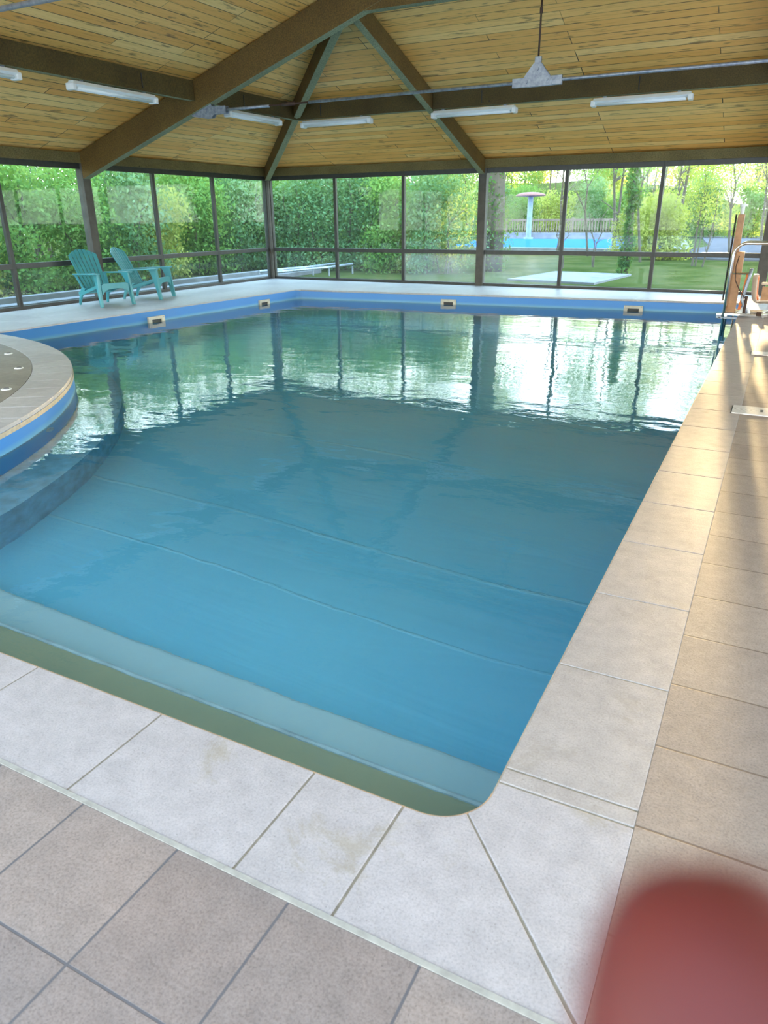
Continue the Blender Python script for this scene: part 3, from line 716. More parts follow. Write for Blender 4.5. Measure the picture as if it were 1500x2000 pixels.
# tie rods
def tie(y, zr_, xl, lab, front=True, plate=True):
    t = empty('tie_rod', (XM, y, zr_), label=lab, cat='tie rod')
    xr = 2 * XM - xl
    P = lambda x, dy, z: (x - XM, dy, z - zr_)
    b = MB(); b.tube([P(xl + .3, 0, zr_), P(-7.2, 0, zr_ - .003)], .021, 10); b.build('rod', GALV, t, smooth=True); b = MB(); b.tube([P(-6.5, 0, zr_), P(xr - .3, 0, zr_)], .021, 10); b.build('rod', GALV, t, smooth=True)
    b = MB(); b.tube([P(-7.2, 0, zr_), P(-7.0, 0, zr_), P(-6.72, 0, zr_), P(-6.5, 0, zr_)], .013, 8); b.tube([P(-6.98, 0, zr_), P(-6.74, 0, zr_)], .026, 8); b.build('turnbuckle', RUST, t, smooth=True)
    for s, xe in ((1, xl), (-1, xr)):
        for dy in (-.035, .035):
            b = MB()       # clevis: plates up to rafter underside
            pts = [(0, -.10), (.14, -.10), (.18, -.055), (.42, -.05), (.42, .05), (.16, .055), (.10, .18), (-.28, .03), (-.25, -.06)]
            n = len(pts)
            b.add([P(xe + s * px, dy - .004, zr_ + pz) for px, pz in pts] + [P(xe + s * px, dy + .004, zr_ + pz) for px, pz in pts],
                  [tuple(range(n)), tuple(range(2 * n - 1, n - 1, -1))] + [(i, n + i, n + (i + 1) % n, (i + 1) % n) for i in range(n)])
            b.build('clevis', GALV, t)
        b = MB(); b.tube([P(xe + s * .03, -.06, zr_ - .01), P(xe + s * .03, .06, zr_ - .01)], .026, 12); b.build('bolt', GALV, t)
    if plate:
        for dy in (-.026, .026):
            b = MB()
            pts = [(-.20, -.055), (.20, -.055), (.20, .01), (.045, .20), (-.045, .20), (-.20, .01)]; n = len(pts)
            b.add([P(XM + px, dy - .005, zr_ + pz) for px, pz in pts] + [P(XM + px, dy + .005, zr_ + pz) for px, pz in pts],
                  [tuple(range(n)), tuple(range(2 * n - 1, n - 1, -1))] + [(i, n + i, n + (i + 1) % n, (i + 1) % n) for i in range(n)])
            b.build('gusset_plate', GALV, t)
        for s in (-1, 1):
            b = MB(); b.box(P(XM + s * .11 if s > 0 else XM - .32, -.02, zr_ - .055), P(XM + .32 if s > 0 else XM - .11, .02, zr_ + .05)); b.build('rod_socket', GALV, t, bevel=.006)
        b = MB(); b.box(P(XM - .042, -.02, zr_ + .16), P(XM + .042, .02, zr_ + .27)); b.build('hanger_socket', GALV, t, bevel=.006)
        for px, pz in ((-.13, .0), (.13, .01), (-.0, .13)):
            b = MB(); b.tube([P(XM + px, -.045, zr_ + pz), P(XM + px, .045, zr_ + pz)], .022, 6); b.build('bolt', GALV, t)
        ztop = zt(d_) - .34 if y > 9 else zt(HW) - .43
        b = MB(); b.tube([P(XM, 0, zr_ + .26), P(XM, 0, ztop)], .012, 8); b.build('hanger_rod', RUST, t, smooth=True)
        b = MB(); b.tube([P(XM, 0, zr_ + .72), P(XM, 0, zr_ + .78)], .02, 8); b.build('coupling_nut', RUST, t); b = MB(); b.tube([P(XM, 0, zr_ + .95), P(XM, 0, zr_ + 1.0)], .02, 8); b.build('coupling_nut', RUST, t)
tie(yA, 2.965, -8.42, 'galvanised tie rod across the photo with a triangular plate and hanger')
tie(4.75, 2.99, -8.42, 'galvanised tie rod of the nearer roof frame, at the top left edge')

# ------------------------------------------------------------------ adirondack chairs
def make_chair():
    t = empty('adirondack_chair', (0, 0, 0))
    # local: +x forward, y sideways, z up. overall 0.70 wide
    # seat: curved slatted surface
    b = MB(); prof = [(.36, .375), (.34, .395), (.22, .375), (.08, .325), (-.08, .27), (-.22, .235)]
    W = .245
    ns = 8
    for k in range(ns):
        y0 = -W + 2 * W * k / ns + .004; y1 = -W + 2 * W * (k + 1) / ns - .004
        top = [(x, z) for x, z in prof]
        vs = []
        for x, z in top: vs += [(x, y0, z), (x, y1, z), (x, y1, z - .018), (x, y0, z - .018)]
        fs = []
        for i in range(len(top) - 1):
            for q in range(4): fs.append((i * 4 + q, i * 4 + (q + 1) % 4, (i + 1) * 4 + (q + 1) % 4, (i + 1) * 4 + q))
        fs += [(0, 1, 2, 3), tuple(len(top) * 4 - 4 + q for q in (3, 2, 1, 0))]
        b.add(vs, fs)
    b.box((.33, -W, .345), (.362, W, .392)); b.box((-.20, -W, .205), (-.16, W, .232))
    b.build('seat', CHAIR, t, bevel=.004)
    # apron below front of seat with arch
    b = MB(); n = 14; vs = []
    for i in range(n + 1):
        y = -W - .02 + (2 * W + .04) * i / n; e = abs(2 * i / n - 1); zb = .30 - .10 * e ** 4
        vs += [(.365, y, .375), (.365, y, zb), (.345, y, zb), (.345, y, .375)]
    fs = [(i * 4 + q, i * 4 + (q + 1) % 4, (i + 1) * 4 + (q + 1) % 4, (i + 1) * 4 + q) for i in range(n) for q in range(4)] + [(0, 1, 2, 3), (n * 4 + 3, n * 4 + 2, n * 4 + 1, n * 4)]
    b.add(vs, fs); b.build('apron', CHAIR, t)
    # back: fan of slats, top arched, leaning back
    b = MB(); z0, x0 = .235, -.20; nb = 7
    lean = math.radians(27)
    def bp(s, u, off=0):           # s along length 0..1 , u -1..1 across
        wl = .205 + .095 * s - .02 * s ** 4
        y = u * wl
        ln = (.80 - .115 * u * u) * s
        cup = -.035 * (1 - u * u) * s
        return (x0 - math.sin(lean) * ln + cup + off * math.cos(lean), y, z0 + math.cos(lean) * ln + off * math.sin(lean))
    M_ = 10
    for k in range(nb):
        u0 = -1 + 2 * k / nb + .034; u1 = -1 + 2 * (k + 1) / nb - .034
        vs = []
        for i in range(M_ + 1):
            s = .02 + .98 * i / M_
            vs += [bp(s, u0, .009), bp(s, (u0 + u1) / 2, .012), bp(s, u1, .009), bp(s, u1, -.009), bp(s, u0, -.009)]
        fs = [(i * 5 + q, i * 5 + (q + 1) % 5, (i + 1) * 5 + (q + 1) % 5, (i + 1) * 5 + q) for i in range(M_) for q in range(5)] + [(0, 1, 2, 3, 4), tuple(M_ * 5 + q for q in (4, 3, 2, 1, 0))]
        b.add(vs, fs)
    for s0, s1 in ((.0, .08), (.30, .33), (.56, .585), (.90, .97)):    # solid webs join slats
        vs = []
        for i in range(13):
            u = -.99 + 1.98 * i / 12
            vs += [bp(s0, u, -.004), bp(s1, u, -.004), bp(s1, u, -.016), bp(s0, u, -.016)]
        b.add(vs, [(i * 4 + q, i * 4 + (q + 1) % 4, (i + 1) * 4 + (q + 1) % 4, (i + 1) * 4 + q) for i in range(12) for q in range(4)])
    b.build('backrest', CHAIR, t, bevel=.002)
    for s in (-1, 1):
        # arm: flat board widening to the front
        b = MB(); pr = [(.38, .10), (.30, .115), (0, .095), (-.30, .07), (-.40, .06)]
        vs = []
        for x, w in pr:
            z = .545 + .03 * (x + .4) / .8; yi = s * .27; yo = s * (.27 + w)
            vs += [(x, yi, z), (x, yo, z), (x, yo, z - .022), (x, yi, z - .022)]
        fs = [(i * 4 + q, i * 4 + (q + 1) % 4, (i + 1) * 4 + (q + 1) % 4, (i + 1) * 4 + q) for i in range(4) for q in range(4)] + [(0, 1, 2, 3), (19, 18, 17, 16)]
        b.add(vs, fs); b.build('armrest', CHAIR, t, bevel=.006, seg=3)
        # front leg: broad blade from arm down to floor, splayed forward
        b = MB(); rows = [(.573, .17, .36), (.50, .215, .365), (.38, .26, .375), (.20, .305, .39), (.0, .345, .41)]
        vs = []
        for z, xa, xb in rows:
            ys = s * (.275 + .02 * (1 - z / .57)); yt = s * (.305 + .03 * (1 - z / .57))
            vs += [(xa, ys, z), (xb, ys, z), (xb, yt + s * .0, z), (xb - .02, yt + s * .018, z), (xa, yt, z)]
        fs = [(i * 5 + q, i * 5 + (q + 1) % 5, (i + 1) * 5 + (q + 1) % 5, (i + 1) * 5 + q) for i in range(4) for q in range(5)] + [(0, 1, 2, 3, 4), (24, 23, 22, 21, 20)]
        b.add(vs, fs); b.build('leg', CHAIR, t, bevel=.006)
        # rear leg + side rail arching under seat
        b = MB(); n = 16; vs = []
        for i in range(n + 1):
            q_ = i / n; x = .30 - .66 * q_
            top = .385 - .155 * min(1, q_ / .85)
            # arch underside
            bot = top - .055 - .0 * q_
            vs += [(x, s * .25, top), (x, s * .28, top), (x, s * .28, bot), (x, s * .25, bot)]
        b.add(vs, [(i * 4 + q, i * 4 + (q + 1) % 4, (i + 1) * 4 + (q + 1) % 4, (i + 1) * 4 + q) for i in range(n) for q in range(4)] + [(0, 1, 2, 3), (n * 4 + 3, n * 4 + 2, n * 4 + 1, n * 4)])
        b.build('side_rail', CHAIR, t, bevel=.004)
        b = MB(); n = 10; vs = []
        for i in range(n + 1):
            q_ = i / n; z = .30 * (1 - q_)
            wl = .075 * (1 - q_) ** 2 + .022; cx_ = -.27 - .10 * (1 - (1 - q_) ** 1.6) + wl * .6 * (1 - q_)
            yy = s * (.255 + .02 * q_)
            vs += [(cx_ - wl * .6, yy - .018, z), (cx_ + wl, yy - .018, z), (cx_ + wl, yy + .018, z), (cx_ - wl * .6, yy + .018, z)]
        b.add(vs, [(i * 4 + q, i * 4 + (q + 1) % 4, (i + 1) * 4 + (q + 1) % 4, (i + 1) * 4 + q) for i in range(n) for q in range(4)] + [(0, 1, 2, 3), (n * 4 + 3, n * 4 + 2, n * 4 + 1, n * 4)])
        b.build('leg', CHAIR, t, bevel=.004)
    # posts from rail up to arm at rear (bracing the back)
    for s in (-1, 1):
        b = MB(); b.hexa([(-.24, s * .235 - .012, .24), (-.18, s * .235 - .012, .24), (-.18, s * .235 + .012, .24), (-.24, s * .235 + .012, .24)],
                         [(-.40, s * .29 - .012, .53), (-.33, s * .29 - .012, .53), (-.33, s * .29 + .012, .53), (-.40, s * .29 + .012, .53)]); b.build('back_brace', CHAIR, t, bevel=.004)
    return t
ch = make_chair(); tag(ch, 'turquoise plastic adirondack chair on the left deck, nearer of the two', 'chair', 'turquoise chairs by the left windows')
ch2 = copy_tree(ch)
ch.location = (-10.58, 9.56, 0); ch.rotation_euler.z = math.radians(-10)
ch2.location = (-10.74, 10.78, 0); ch2.rotation_euler.z = math.radians(20); ch2['label'] = 'turquoise plastic adirondack chair farther along the deck, turned toward the far windows'
for c_ in (ch, ch2): c_.scale = (1.0, 1.0, .97)

# ------------------------------------------------------------------ pool hoist at far right
HY = 12.2
t = tag(empty('pool_hoist', (-.3, HY, 0)), 'stainless pool hoist with ochre mast and beige seat at the far right pool edge', 'pool hoist')
def h(x, dy, z): return (x + .3, dy, z)
def bendpath(x0, z0, x1, z1, r, y):       # up then right with a rounded bend
    pts = [h(x0, y, z0)]
    for i in range(9):
        a = PI - (PI / 2) * i / 8; pts.append(h(x0 + r + r * math.cos(a), y, z1 - r + r * math.sin(a)))
    pts.append(h(x1, y, z1)); return pts
for y in (-.12, .45):
    b = MB(); p_ = bendpath(-.63, -.75, .42, 1.02, .17, y)
    for i in range(9):
        a = PI / 2 - (PI / 2) * i / 8; p_.append(h(.42 + .17 * math.cos(a), y, 1.02 - .17 + .17 * math.sin(a)))
    p_.append(h(.59, y, .03)); b.tube(p_, .021, 14); b.build('handrail', CHROME, t, smooth=True)
for y, lb in ((-.06, 0), (.1, 0)): pass
b = MB(); b.box(h(-.60, -.02, .05), h(-.49, .10, .90)); b.build('mast', MAST, t, bevel=.008)
b = MB(); b.box(h(-.665, .12, .90), h(-.575, .20, 1.40)); b.box(h(-.665, .12, .05), h(-.60, .20, .9)); b.build('upper_mast', MAST, t, bevel=.006)
b = MB(); b.tube([h(-.69, .16, .2), h(-.69, .16, 1.40)], .012, 8); b.build('guide_rail', DARK, t)
b = MB(); b.tube([h(-.62, .16, 1.40), h(-.62, .16, 1.50)], .028, 14); b.tube([h(-.62, .16, 1.50), h(-.62, .16, 1.54)], .045, 14); b.build('mast_cap', WHITE, t, bevel=.005)
b = MB()
for y in (-.12, .05, .28, .45): b.box(h(-.64, y - .02, .02), h(.62, y + .02, .055))
for x in (-.60, -.1, .45): b.box(h(x - .02, -.14, .0), h(x + .02, .47, .03))
b.build('base_frame', CHROME, t, bevel=.005)
b = MB(); b.box(h(-.70, -.14, -.03), h(-.42, -.08, .0)); b.box(h(-.73, -.14, -.025), h(-.66, .02, .03)); b.build('edge_clamp', GALV, t, bevel=.005)
b = MB(); b.box(h(-.20, -.15, .03), h(-.13, -.09, .09)); b.build('clamp_block', RUST, t, bevel=.006)
for zz in (-.26, -.36, -.6):
    b = MB(); b.tube([h(-.63, -.12, zz), h(-.63, .45, zz)], .018, 10); b.build('rung', CHROME, t, smooth=True)
b = MB(); b.tube([h(-.50, -.06, -.62), h(-.50, -.06, .02)], .012, 8); b.build('lower_strut', CHROME, t, smooth=True)
# boom that carries the seat
b = MB(); b.tube([h(-.36, -.10, .68), h(-.375, -.10, .55), h(-.40, -.10, .38), h(-.42, -.10, .25), h(-.36, -.10, .12), h(-.33, -.10, .06)], .024, 12); b.build('boom_tube', GALV, t, smooth=True)
b = MB(); b.tube([h(-.60, -.10, .61), h(-.37, -.10, .61)], .014, 8); b.build('cross_tube', CHROME, t)
b = MB(); b.hexa([h(-.46, -.02, .1), h(-.42, -.02, .1), h(-.42, .0, .1), h(-.46, .0, .1)], [h(-.42, -.02, .6), h(-.38, -.02, .6), h(-.38, .0, .6), h(-.42, .0, .6)]); b.build('strap', ORANGE, t)
b = MB(); b.tube([h(-.55, -.13, .85), h(-.57, -.14, .70), h(-.55, -.14, .52), h(-.47, -.14, .38), h(-.38, -.13, .27), h(-.36, -.12, .12)], .007, 8); b.build('cable', RUST, t, smooth=True)
b = MB(); b.tube([h(-.365, -.11, .06), h(-.365, -.11, .30)], .022, 12); b.build('actuator', RUST, t, bevel=.004)
b = MB(); b.hexa([h(-.46, -.12, .055), h(-.28, -.12, .055), h(-.28, .05, .055), h(-.46, .05, .055)], [h(-.40, -.09, .14), h(-.32, -.09, .14), h(-.32, .02, .14), h(-.40, .02, .14)]); b.build('foot_cover', WHITE, t, bevel=.01)
# molded seat, seen from its side, facing right (+x)
b = MB(); n = 18; W = .23; prof = []
prof = [(-.33, .60), (-.335, .55), (-.325, .40), (-.31, .26), (-.27, .20), (-.20, .185), (0, .19), (.12, .205), (.17, .19), (.19, .14)]
vs = []
for i, (x, z) in enumerate(prof):
    for j in range(9):
        u = -1 + j / 4; lip = .05 * abs(u) ** 3
        back = i < 5
        narrow = 1 if i > 0 else .8
        dx, dz = (lip * 1.2, 0) if back else (0, lip)
        vs.append(h(x + dx, .10 + u * W * narrow, z + dz))
b.add(vs, [(i * 9 + j, i * 9 + j + 1, (i + 1) * 9 + j + 1, (i + 1) * 9 + j) for i in range(len(prof) - 1) for j in range(8)])
o = b.build('seat_shell', SEATB, t, smooth=True); q = o.modifiers.new('s', 'SOLIDIFY'); q.thickness = .03; q = o.modifiers.new('b', 'SUBSURF'); q.levels = 1; q.render_levels = 2
b = MB()
pp = [(-.30, .57), (-.295, .45), (-.28, .31), (-.25, .245)]
vs = []
for x, z in pp: vs += [h(x, -.06, z), h(x, .26, z), h(x + .05, .26, z), h(x + .05, -.06, z)]
b.add(vs, [(i * 4 + q, i * 4 + (q + 1) % 4, (i + 1) * 4 + (q + 1) % 4, (i + 1) * 4 + q) for i in range(3) for q in range(4)] + [(0, 1, 2, 3), (15, 14, 13, 12)]); b.build('back_cushion', ORANGE, t, bevel=.01)
b = MB(); b.box(h(-.20, -.12, .46), h(.12, -.08, .50)); b.build('armrest', SEATB, t, bevel=.012)
b = MB(); b.box(h(-.18, -.11, .24), h(-.06, -.09, .44)); b.build('seat_bracket', MAST, t, bevel=.006)

# ------------------------------------------------------------------ fingertip over the lens (belongs to the person taking the picture)
def skinned(name, pts, rad, edges, m, sub=2):
    me = bpy.data.meshes.new(name); me.from_pydata([tuple(p) for p in pts], edges, []); o = bpy.data.objects.new(name, me); C.objects.link(o)
    md = o.modifiers.new('skin', 'SKIN'); md.use_smooth_shade = True
    for i, r_ in enumerate(rad): me.skin_vertices[0].data[i].radius = (r_, r_)
    me.skin_vertices[0].data[0].use_root = True
    s_ = o.modifiers.new('sub', 'SUBSURF'); s_.levels = sub; s_.render_levels = sub + 1
    me.materials.append(m); return o
# joints in camera frame (metres right, down, forward) -> world
def cam(x, y, z): return R @ np.array([x, y, z]) + np.array([0, 0, CAMH])
tip = [(.0262, .0288, .0605), (.0262, .0318, .0592), (.0258, .0378, .0555), (.0250, .0450, .0490), (.0250, .0570, .0380), (.0285, .0790, .0220)]
palm = [(.036, .100, -.002), (.040, .118, -.030), (.042, .150, -.075), (.060, .190, -.14), (.10, .24, -.22)]
fingers = []
pts = [palm[0], palm[1], palm[2], palm[3], palm[4]]; rad = [.017, .026, .026, .027, .033]; ed = [(0, 1), (1, 2), (2, 3), (3, 4)]
def chain(start, ps, rs):
    prev = start
    for p, r_ in zip(ps, rs):
        pts.append(p); rad.append(r_); ed.append((prev, len(pts) - 1)); prev = len(pts) - 1
chain(0, [tip[5], tip[4], tip[3], tip[2], tip[1], tip[0]], [.0120, .0126, .0128, .0122, .0085, .0040])
k_ = .021
for i in range(1, 4):      # three more fingers curled under the phone
    o0 = k_ * i
    chain(1, [(.038 + o0 * .7, .100 + .004 * i, -.012), (.034 + o0, .080 + .006 * i, .006), (.022 + o0 * .9, .070 + .01 * i, -.006), (.012 + o0 * .85, .078 + .01 * i, -.022)], [.0105, .0088 - .0004 * i, .0080 - .0004 * i, .0066 - .0003 * i])
chain(2, [(.020, .140, -.060), (-.002, .122, -.050), (-.014, .105, -.040)], [.014, .0105, .0085])   # thumb
hand = skinned('person', [cam(*p) for p in pts], rad, ed, SKIN)
tag(hand, 'blurred reddish fingertip of the person taking the picture, at the bottom right corner', 'person')

# ------------------------------------------------------------------ outside
def zg(y): return -.12 if y < 52 else -.12 + .0
b = MB()
G0 = -.14
gx = [-140, -60, -30, XL - .6, XR + .6, 30, 90]
gq = [(-140, -60), (XL - .14, YN - .14), (XR + .14, YN - .14), (XR + .14, YF + .14), (XL - .14, YF + .14), (90, -60), (90, 60), (-140, 60)]
b.add([(x, y, G0) for x, y in gq], [(0, 5, 2, 1), (5, 6, 3, 2), (6, 7, 4, 3), (7, 0, 1, 4)])
o = b.build('ground', GRASS); struct(o, 'grass ground outside the windows', 'ground')
# bank behind the outdoor pool
b = MB(); vs = []; nx_, ny_ = 30, 14
for j in range(ny_ + 1):
    for i in range(nx_ + 1):
        x = -140 + 240 * i / nx_; y = 56 + 84 * j / ny_; tt = j / ny_
        vs.append((x, y, G0 - .02 + 5.5 * math.sin(min(1, tt * 2) * PI / 2) * (1 if x < -16 else max(.12, 1 - (x + 16) / 18)) + .3 * math.sin(i * 1.7 + j)))
b.add(vs, [(j * (nx_ + 1) + i, j * (nx_ + 1) + i + 1, (j + 1) * (nx_ + 1) + i + 1, (j + 1) * (nx_ + 1) + i) for j in range(ny_) for i in range(nx_)])
o = b.build('grass_bank', GRASS, smooth=True, weld=False); struct(o, 'grassy bank rising behind the outdoor pool', 'ground')
b = MB(); b.prism([(-4.5, 31.0), (6, 28), (9, 60), (2, 110), (-9, 110), (-7.0, 75), (-4.5, 52), (-3.4, 43)], G0, G0 + .06); struct(b.build('road', ROAD), 'grey tarmac path leading away at right', 'road')
b = MB(); b.prism([(-6.2, 18.8), (-3.9, 18.4), (-3.6, 21.6), (-5.8, 22.0)], G0, G0 + .05); struct(b.build('slab', CONC), 'added pale patch standing in for a reflection in the far glass', 'added slab')  # pale slab added where the glass reflects the indoor pool
b = MB(); b.prism([(XL - 12, YN - 26), (XR + 26, YN - 26), (XR + 26, YF - 2), (XR + .2, YF - 2), (XR + .2, YN - .2), (XL - .2, YN - .2), (XL - .2, YN + 2), (XL - 12, YN + 2)], G0 - .1, G0 + .04); struct(b.build('slab', TERR), 'pale stone terrace added on the unseen sides to bounce sky light inside', 'added slab')  # unseen bright slab added to bounce sky light up onto the ceiling
# kerbs outside the left wall
for i, (x0, x1, z1, lb) in enumerate(((-12.62, -12.28, -.03, 'pale concrete kerb running just outside the left windows'), (-13.5, -13.3, .0, 'second pale concrete strip farther outside the left windows'))):
    b = MB(); b.box((x0, 3, G0), (x1, 19.5, z1)); tag(b.build('concrete_kerb', CONC, bevel=.01), lb, 'kerb')
t = tag(empty('metal_rail_frame', (-11.8, 18, G0)), 'low grey metal rail frame lying outside the far left corner window', 'rail')
b = MB()
b.tube([(-1.0, -.9, .18), (-.2, .6, .24), (.0, 1.6, .28)], .035, 8); b.build('rail', GALV, t); b = MB(); b.tube([(-.4, -1.0, .18), (.4, .5, .24), (.6, 1.5, .28)], .035, 8); b.build('rail', GALV, t)
for x, y in ((-1.0, -.9), (-.2, .6), (.6, 1.5), (.4, .5)):
    b = MB(); b.tube([(x, y, 0), (x, y, .22)], .025, 8); b.build('leg', GALV, t)
# outdoor pool
t = tag(empty('outdoor_pool', (-9, 40, G0)), 'empty outdoor pool painted bright blue, seen through the far right windows', 'pool')
b = MB(); b.prism([(-6, -5.0), (4.6, -5.0), (2.6, 10.5), (-9.5, 10.5)], .0, .14); b.build('basin', BLUEP, t)
b = MB(); b.prism([(-6.6, -5.7), (5.4, -5.7), (5.3, -5.0), (-6.5, -5.0)], .0, .20); b.prism([(4.6, -5), (5.5, -5), (3.4, 11.3), (2.6, 10.5)], 0, .2); b.prism([(-9.5, 10.5), (2.6, 10.5), (3.2, 11.3), (-9.9, 11.3)], .0, .5); b.build('pool_kerb', CONC, t)
# water mushroom
t = tag(empty('water_mushroom', (-15.2, 50, G0)), 'mushroom-shaped fountain with pale pole and faded pink cap by the outdoor pool', 'fountain')
b = MB(); b.tube([(0, 0, 0), (0, 0, 2.75)], .17, 20); b.tube([(0, 0, 0), (0, 0, .25)], .32, 20); b.build('pole', MUSHP, t, smooth=False)
b = MB(); vs = []; pr = [(.02, 3.0), (.5, 2.97), (.85, 2.88), (.98, 2.80), (.95, 2.75), (.5, 2.74), (.2, 2.70)]
for r_, z in pr: vs += [(r_ * math.cos(2 * PI * k / 28), r_ * math.sin(2 * PI * k / 28), z) for k in range(28)]
b.add(vs, [(i * 28 + k, i * 28 + (k + 1) % 28, (i + 1) * 28 + (k + 1) % 28, (i + 1) * 28 + k) for i in range(len(pr) - 1) for k in range(28)]); b.build('cap', MUSH, t, smooth=True)
# fence
t = tag(empty('pool_fence', (-14, 54, G0)), 'long low picket fence behind the outdoor pool', 'fence')
b = MB(); b.box((-9, -.06, 1.22), (5.6, .06, 1.36)); b.build('rail', FENCE, t); b = MB(); b.box((-9, -.03, .45), (5.6, .03, .52)); b.build('rail', FENCE, t)
b = MB(); [b.box((-9 + .19 * i, -.03, .2), (-9 + .19 * i + .07, .0, 1.24)) for i in range(77)]; o = b.build('picket', DARK if 0 else FENCE, t); o['kind'] = 'stuff'
for x in (-8.9, -4.1, .7, 5.5):
    b = MB(); b.box((x - .07, -.07, 0), (x + .07, .07, 1.42)); b.build('fence_post', FENCE, t)
# distant pale house
t = tag(empty('house', (-22, 118, 3)), 'small pale house glimpsed between trees above the bank', 'house')
b = MB(); b.box((-4, -3, 0), (4, 3, 5.2)); b.build('wall', BUILD, t)
b = MB(); b.add([(-4.4, -3.4, 5.2), (4.4, -3.4, 5.2), (4.4, 3.4, 5.2), (-4.4, 3.4, 5.2), (-4.4, 0, 7.4), (4.4, 0, 7.4)], [(0, 1, 5, 4), (2, 3, 4, 5), (0, 4, 3), (1, 2, 5), (0, 3, 2, 1)]); b.build('roof', ROAD, t)
b = MB(); b.box((-2.4, -3.06, 1.2), (-1.2, -3.0, 2.6)); b.build('window', DARK, t)
b = MB(); b.box((1.2, -3.06, 1.2), (2.4, -3.0, 2.6)); b.build('window', DARK, t)

# ---- vegetation prototypes
def leaves(cents, radii, n, size, seed, flat=1.0, hollow=.35):
    rs = np.random.RandomState(seed); V = []; k = len(cents)
    w = np.array([r[0] * r[1] * r[2] for r in radii]) ** .67; w /= w.sum()
    idx = rs.choice(k, n, p=w)
    d = rs.normal(size=(n, 3)); d /= np.linalg.norm(d, axis=1)[:, None]
    rr = (hollow + (1 - hollow) * rs.rand(n) ** .6)[:, None]
    c = np.array(cents)[idx] + d * rr * np.array(radii)[idx] * (1 + .12 * rs.normal(size=(n, 1)))
    ax = rs.normal(size=(n, 3)); ax[:, 2] -= .3; ax /= np.linalg.norm(ax, axis=1)[:, None]
    nb = d + .8 * rs.normal(size=(n, 3)); sd = np.cross(ax, nb); sd /= np.linalg.norm(sd, axis=1)[:, None] + 1e-9
    s = size * (.6 + .8 * rs.rand(n))[:, None]
    a = c - ax * s; b_ = c + sd * s * .5; e = c + ax * s; f_ = c - sd * s * .5
    nn = np.cross(ax, sd) * s * .18
    vs = np.stack([a, b_ + nn, e, f_ + nn], 1).reshape(-1, 3)
    return vs
def leafmesh(name, vs, m):
    n = len(vs) // 4; me = bpy.data.meshes.new(name)
    me.vertices.add(4 * n); me.vertices.foreach_set('co', vs.ravel())
    me.loops.add(4 * n); me.loops.foreach_set('vertex_index', np.arange(4 * n, dtype=np.int32))
    me.polygons.add(n); me.polygons.foreach_set('loop_start', np.arange(0, 4 * n, 4, dtype=np.int32))
    me.update(calc_edges=True); me.materials.append(m); return me
def stems(seed, h, nst, spread, r0, lean=.15):
    rs = random.Random(seed); b = MB()
    for i in range(nst):
        a = rs.uniform(0, 2 * PI); q = rs.uniform(0, spread); x, y = q * math.cos(a), q * math.sin(a)
        p = [(x, y, 0)]; dx, dy = rs.uniform(-lean, lean), rs.uniform(-lean, lean); hh = h * rs.uniform(.7, 1)
        for j in range(1, 6): p.append((x + dx * j + rs.uniform(-.05, .05) * j, y + dy * j + rs.uniform(-.05, .05) * j, hh * j / 5))
        b.tube(p, r0 * rs.uniform(.6, 1), 6, r2=r0 * .25, cap=False)
        for j in range(4):
            f = rs.uniform(.35, .9); k = int(f * 5); q0 = Vector(p[k]); q1 = q0 + Vector((rs.uniform(-.9, .9), rs.uniform(-.9, .9), rs.uniform(.3, 1.0))) * h * .16
            b.tube([q0, (q0 + q1) / 2 + Vector((0, 0, .05)), q1], r0 * .35, 5, r2=r0 * .1, cap=False)
    return b
def veg(name, seed, h, rad, nl, size, m, nst=3, r0=.05, dense_top=False, clumps=16, lo=.1):
    rs = random.Random(seed); cents = []; radii = []
    for i in range(clumps):
        z = h * (lo + (1 - lo) * (i + .5) / clumps); w = rad * (1 - .45 * max(0, z / h - .4)); a = rs.uniform(0, 2 * PI); q = w * rs.uniform(.1, .7)
        cents.append((q * math.cos(a), q * math.sin(a), z)); s = rad * rs.uniform(.40, .65); radii.append((s, s, s * rs.uniform(.6, .9)))
    t = empty(name)
    me = leafmesh('foliage', leaves(cents, radii, nl, size, seed), m); o = bpy.data.objects.new('foliage', me); C.objects.link(o); o.parent = t
    stems(seed, h * .95, nst, rad * .4, r0).build('trunk', BARK, t, smooth=True, weld=False)
    return t
PR = {
 'bush': veg('shrub', 1, 2.5, 1.25, 9000, .05, LEAF, 5, .03, clumps=18, lo=.04),
 'bushb': veg('shrub', 2, 2.7, 1.3, 8500, .05, LEAFB, 7, .03, clumps=18, lo=.08),
 'bushy': veg('shrub', 3, 2.1, 1.25, 7000, .055, LEAFY, 5, .025, clumps=14, lo=.04),
 'airy': veg('tree', 4, 4.6, 1.7, 5200, .055, LEAF, 4, .05, clumps=18, lo=.25),
 'airyb': veg('tree', 5, 4.9, 1.8, 5200, .055, LEAFB, 4, .05, clumps=16, lo=.25),
 'big': veg('tree', 6, 8.0, 3.3, 9000, .10, LEAF, 4, .13, clumps=26, lo=.15),
 'bigy': veg('tree', 7, 7.0, 3.0, 7000, .11, LEAFY, 4, .12, clumps=22, lo=.12),
 'tall': veg('tree', 9, 9.0, 2.4, 3000, .085, LEAF, 1, .11, clumps=12, lo=.48),
 'thin': veg('tree', 8, 9.0, 2.6, 2600, .09, LEAFY, 3, .13, clumps=14, lo=.45),
}
used = set()
def plant(kind, x, y, s, label, cat, group, sz=None, z=G0):
    src = PR[kind]
    if kind in used: o = copy_tree(src)
    else: o = src; used.add(kind)
    o.location = (x, y, z); o.rotation_euler = (0, 0, random.uniform(0, 6.28)); o.scale = (s, s, sz or s)
    tag(o, label, cat, group); return o
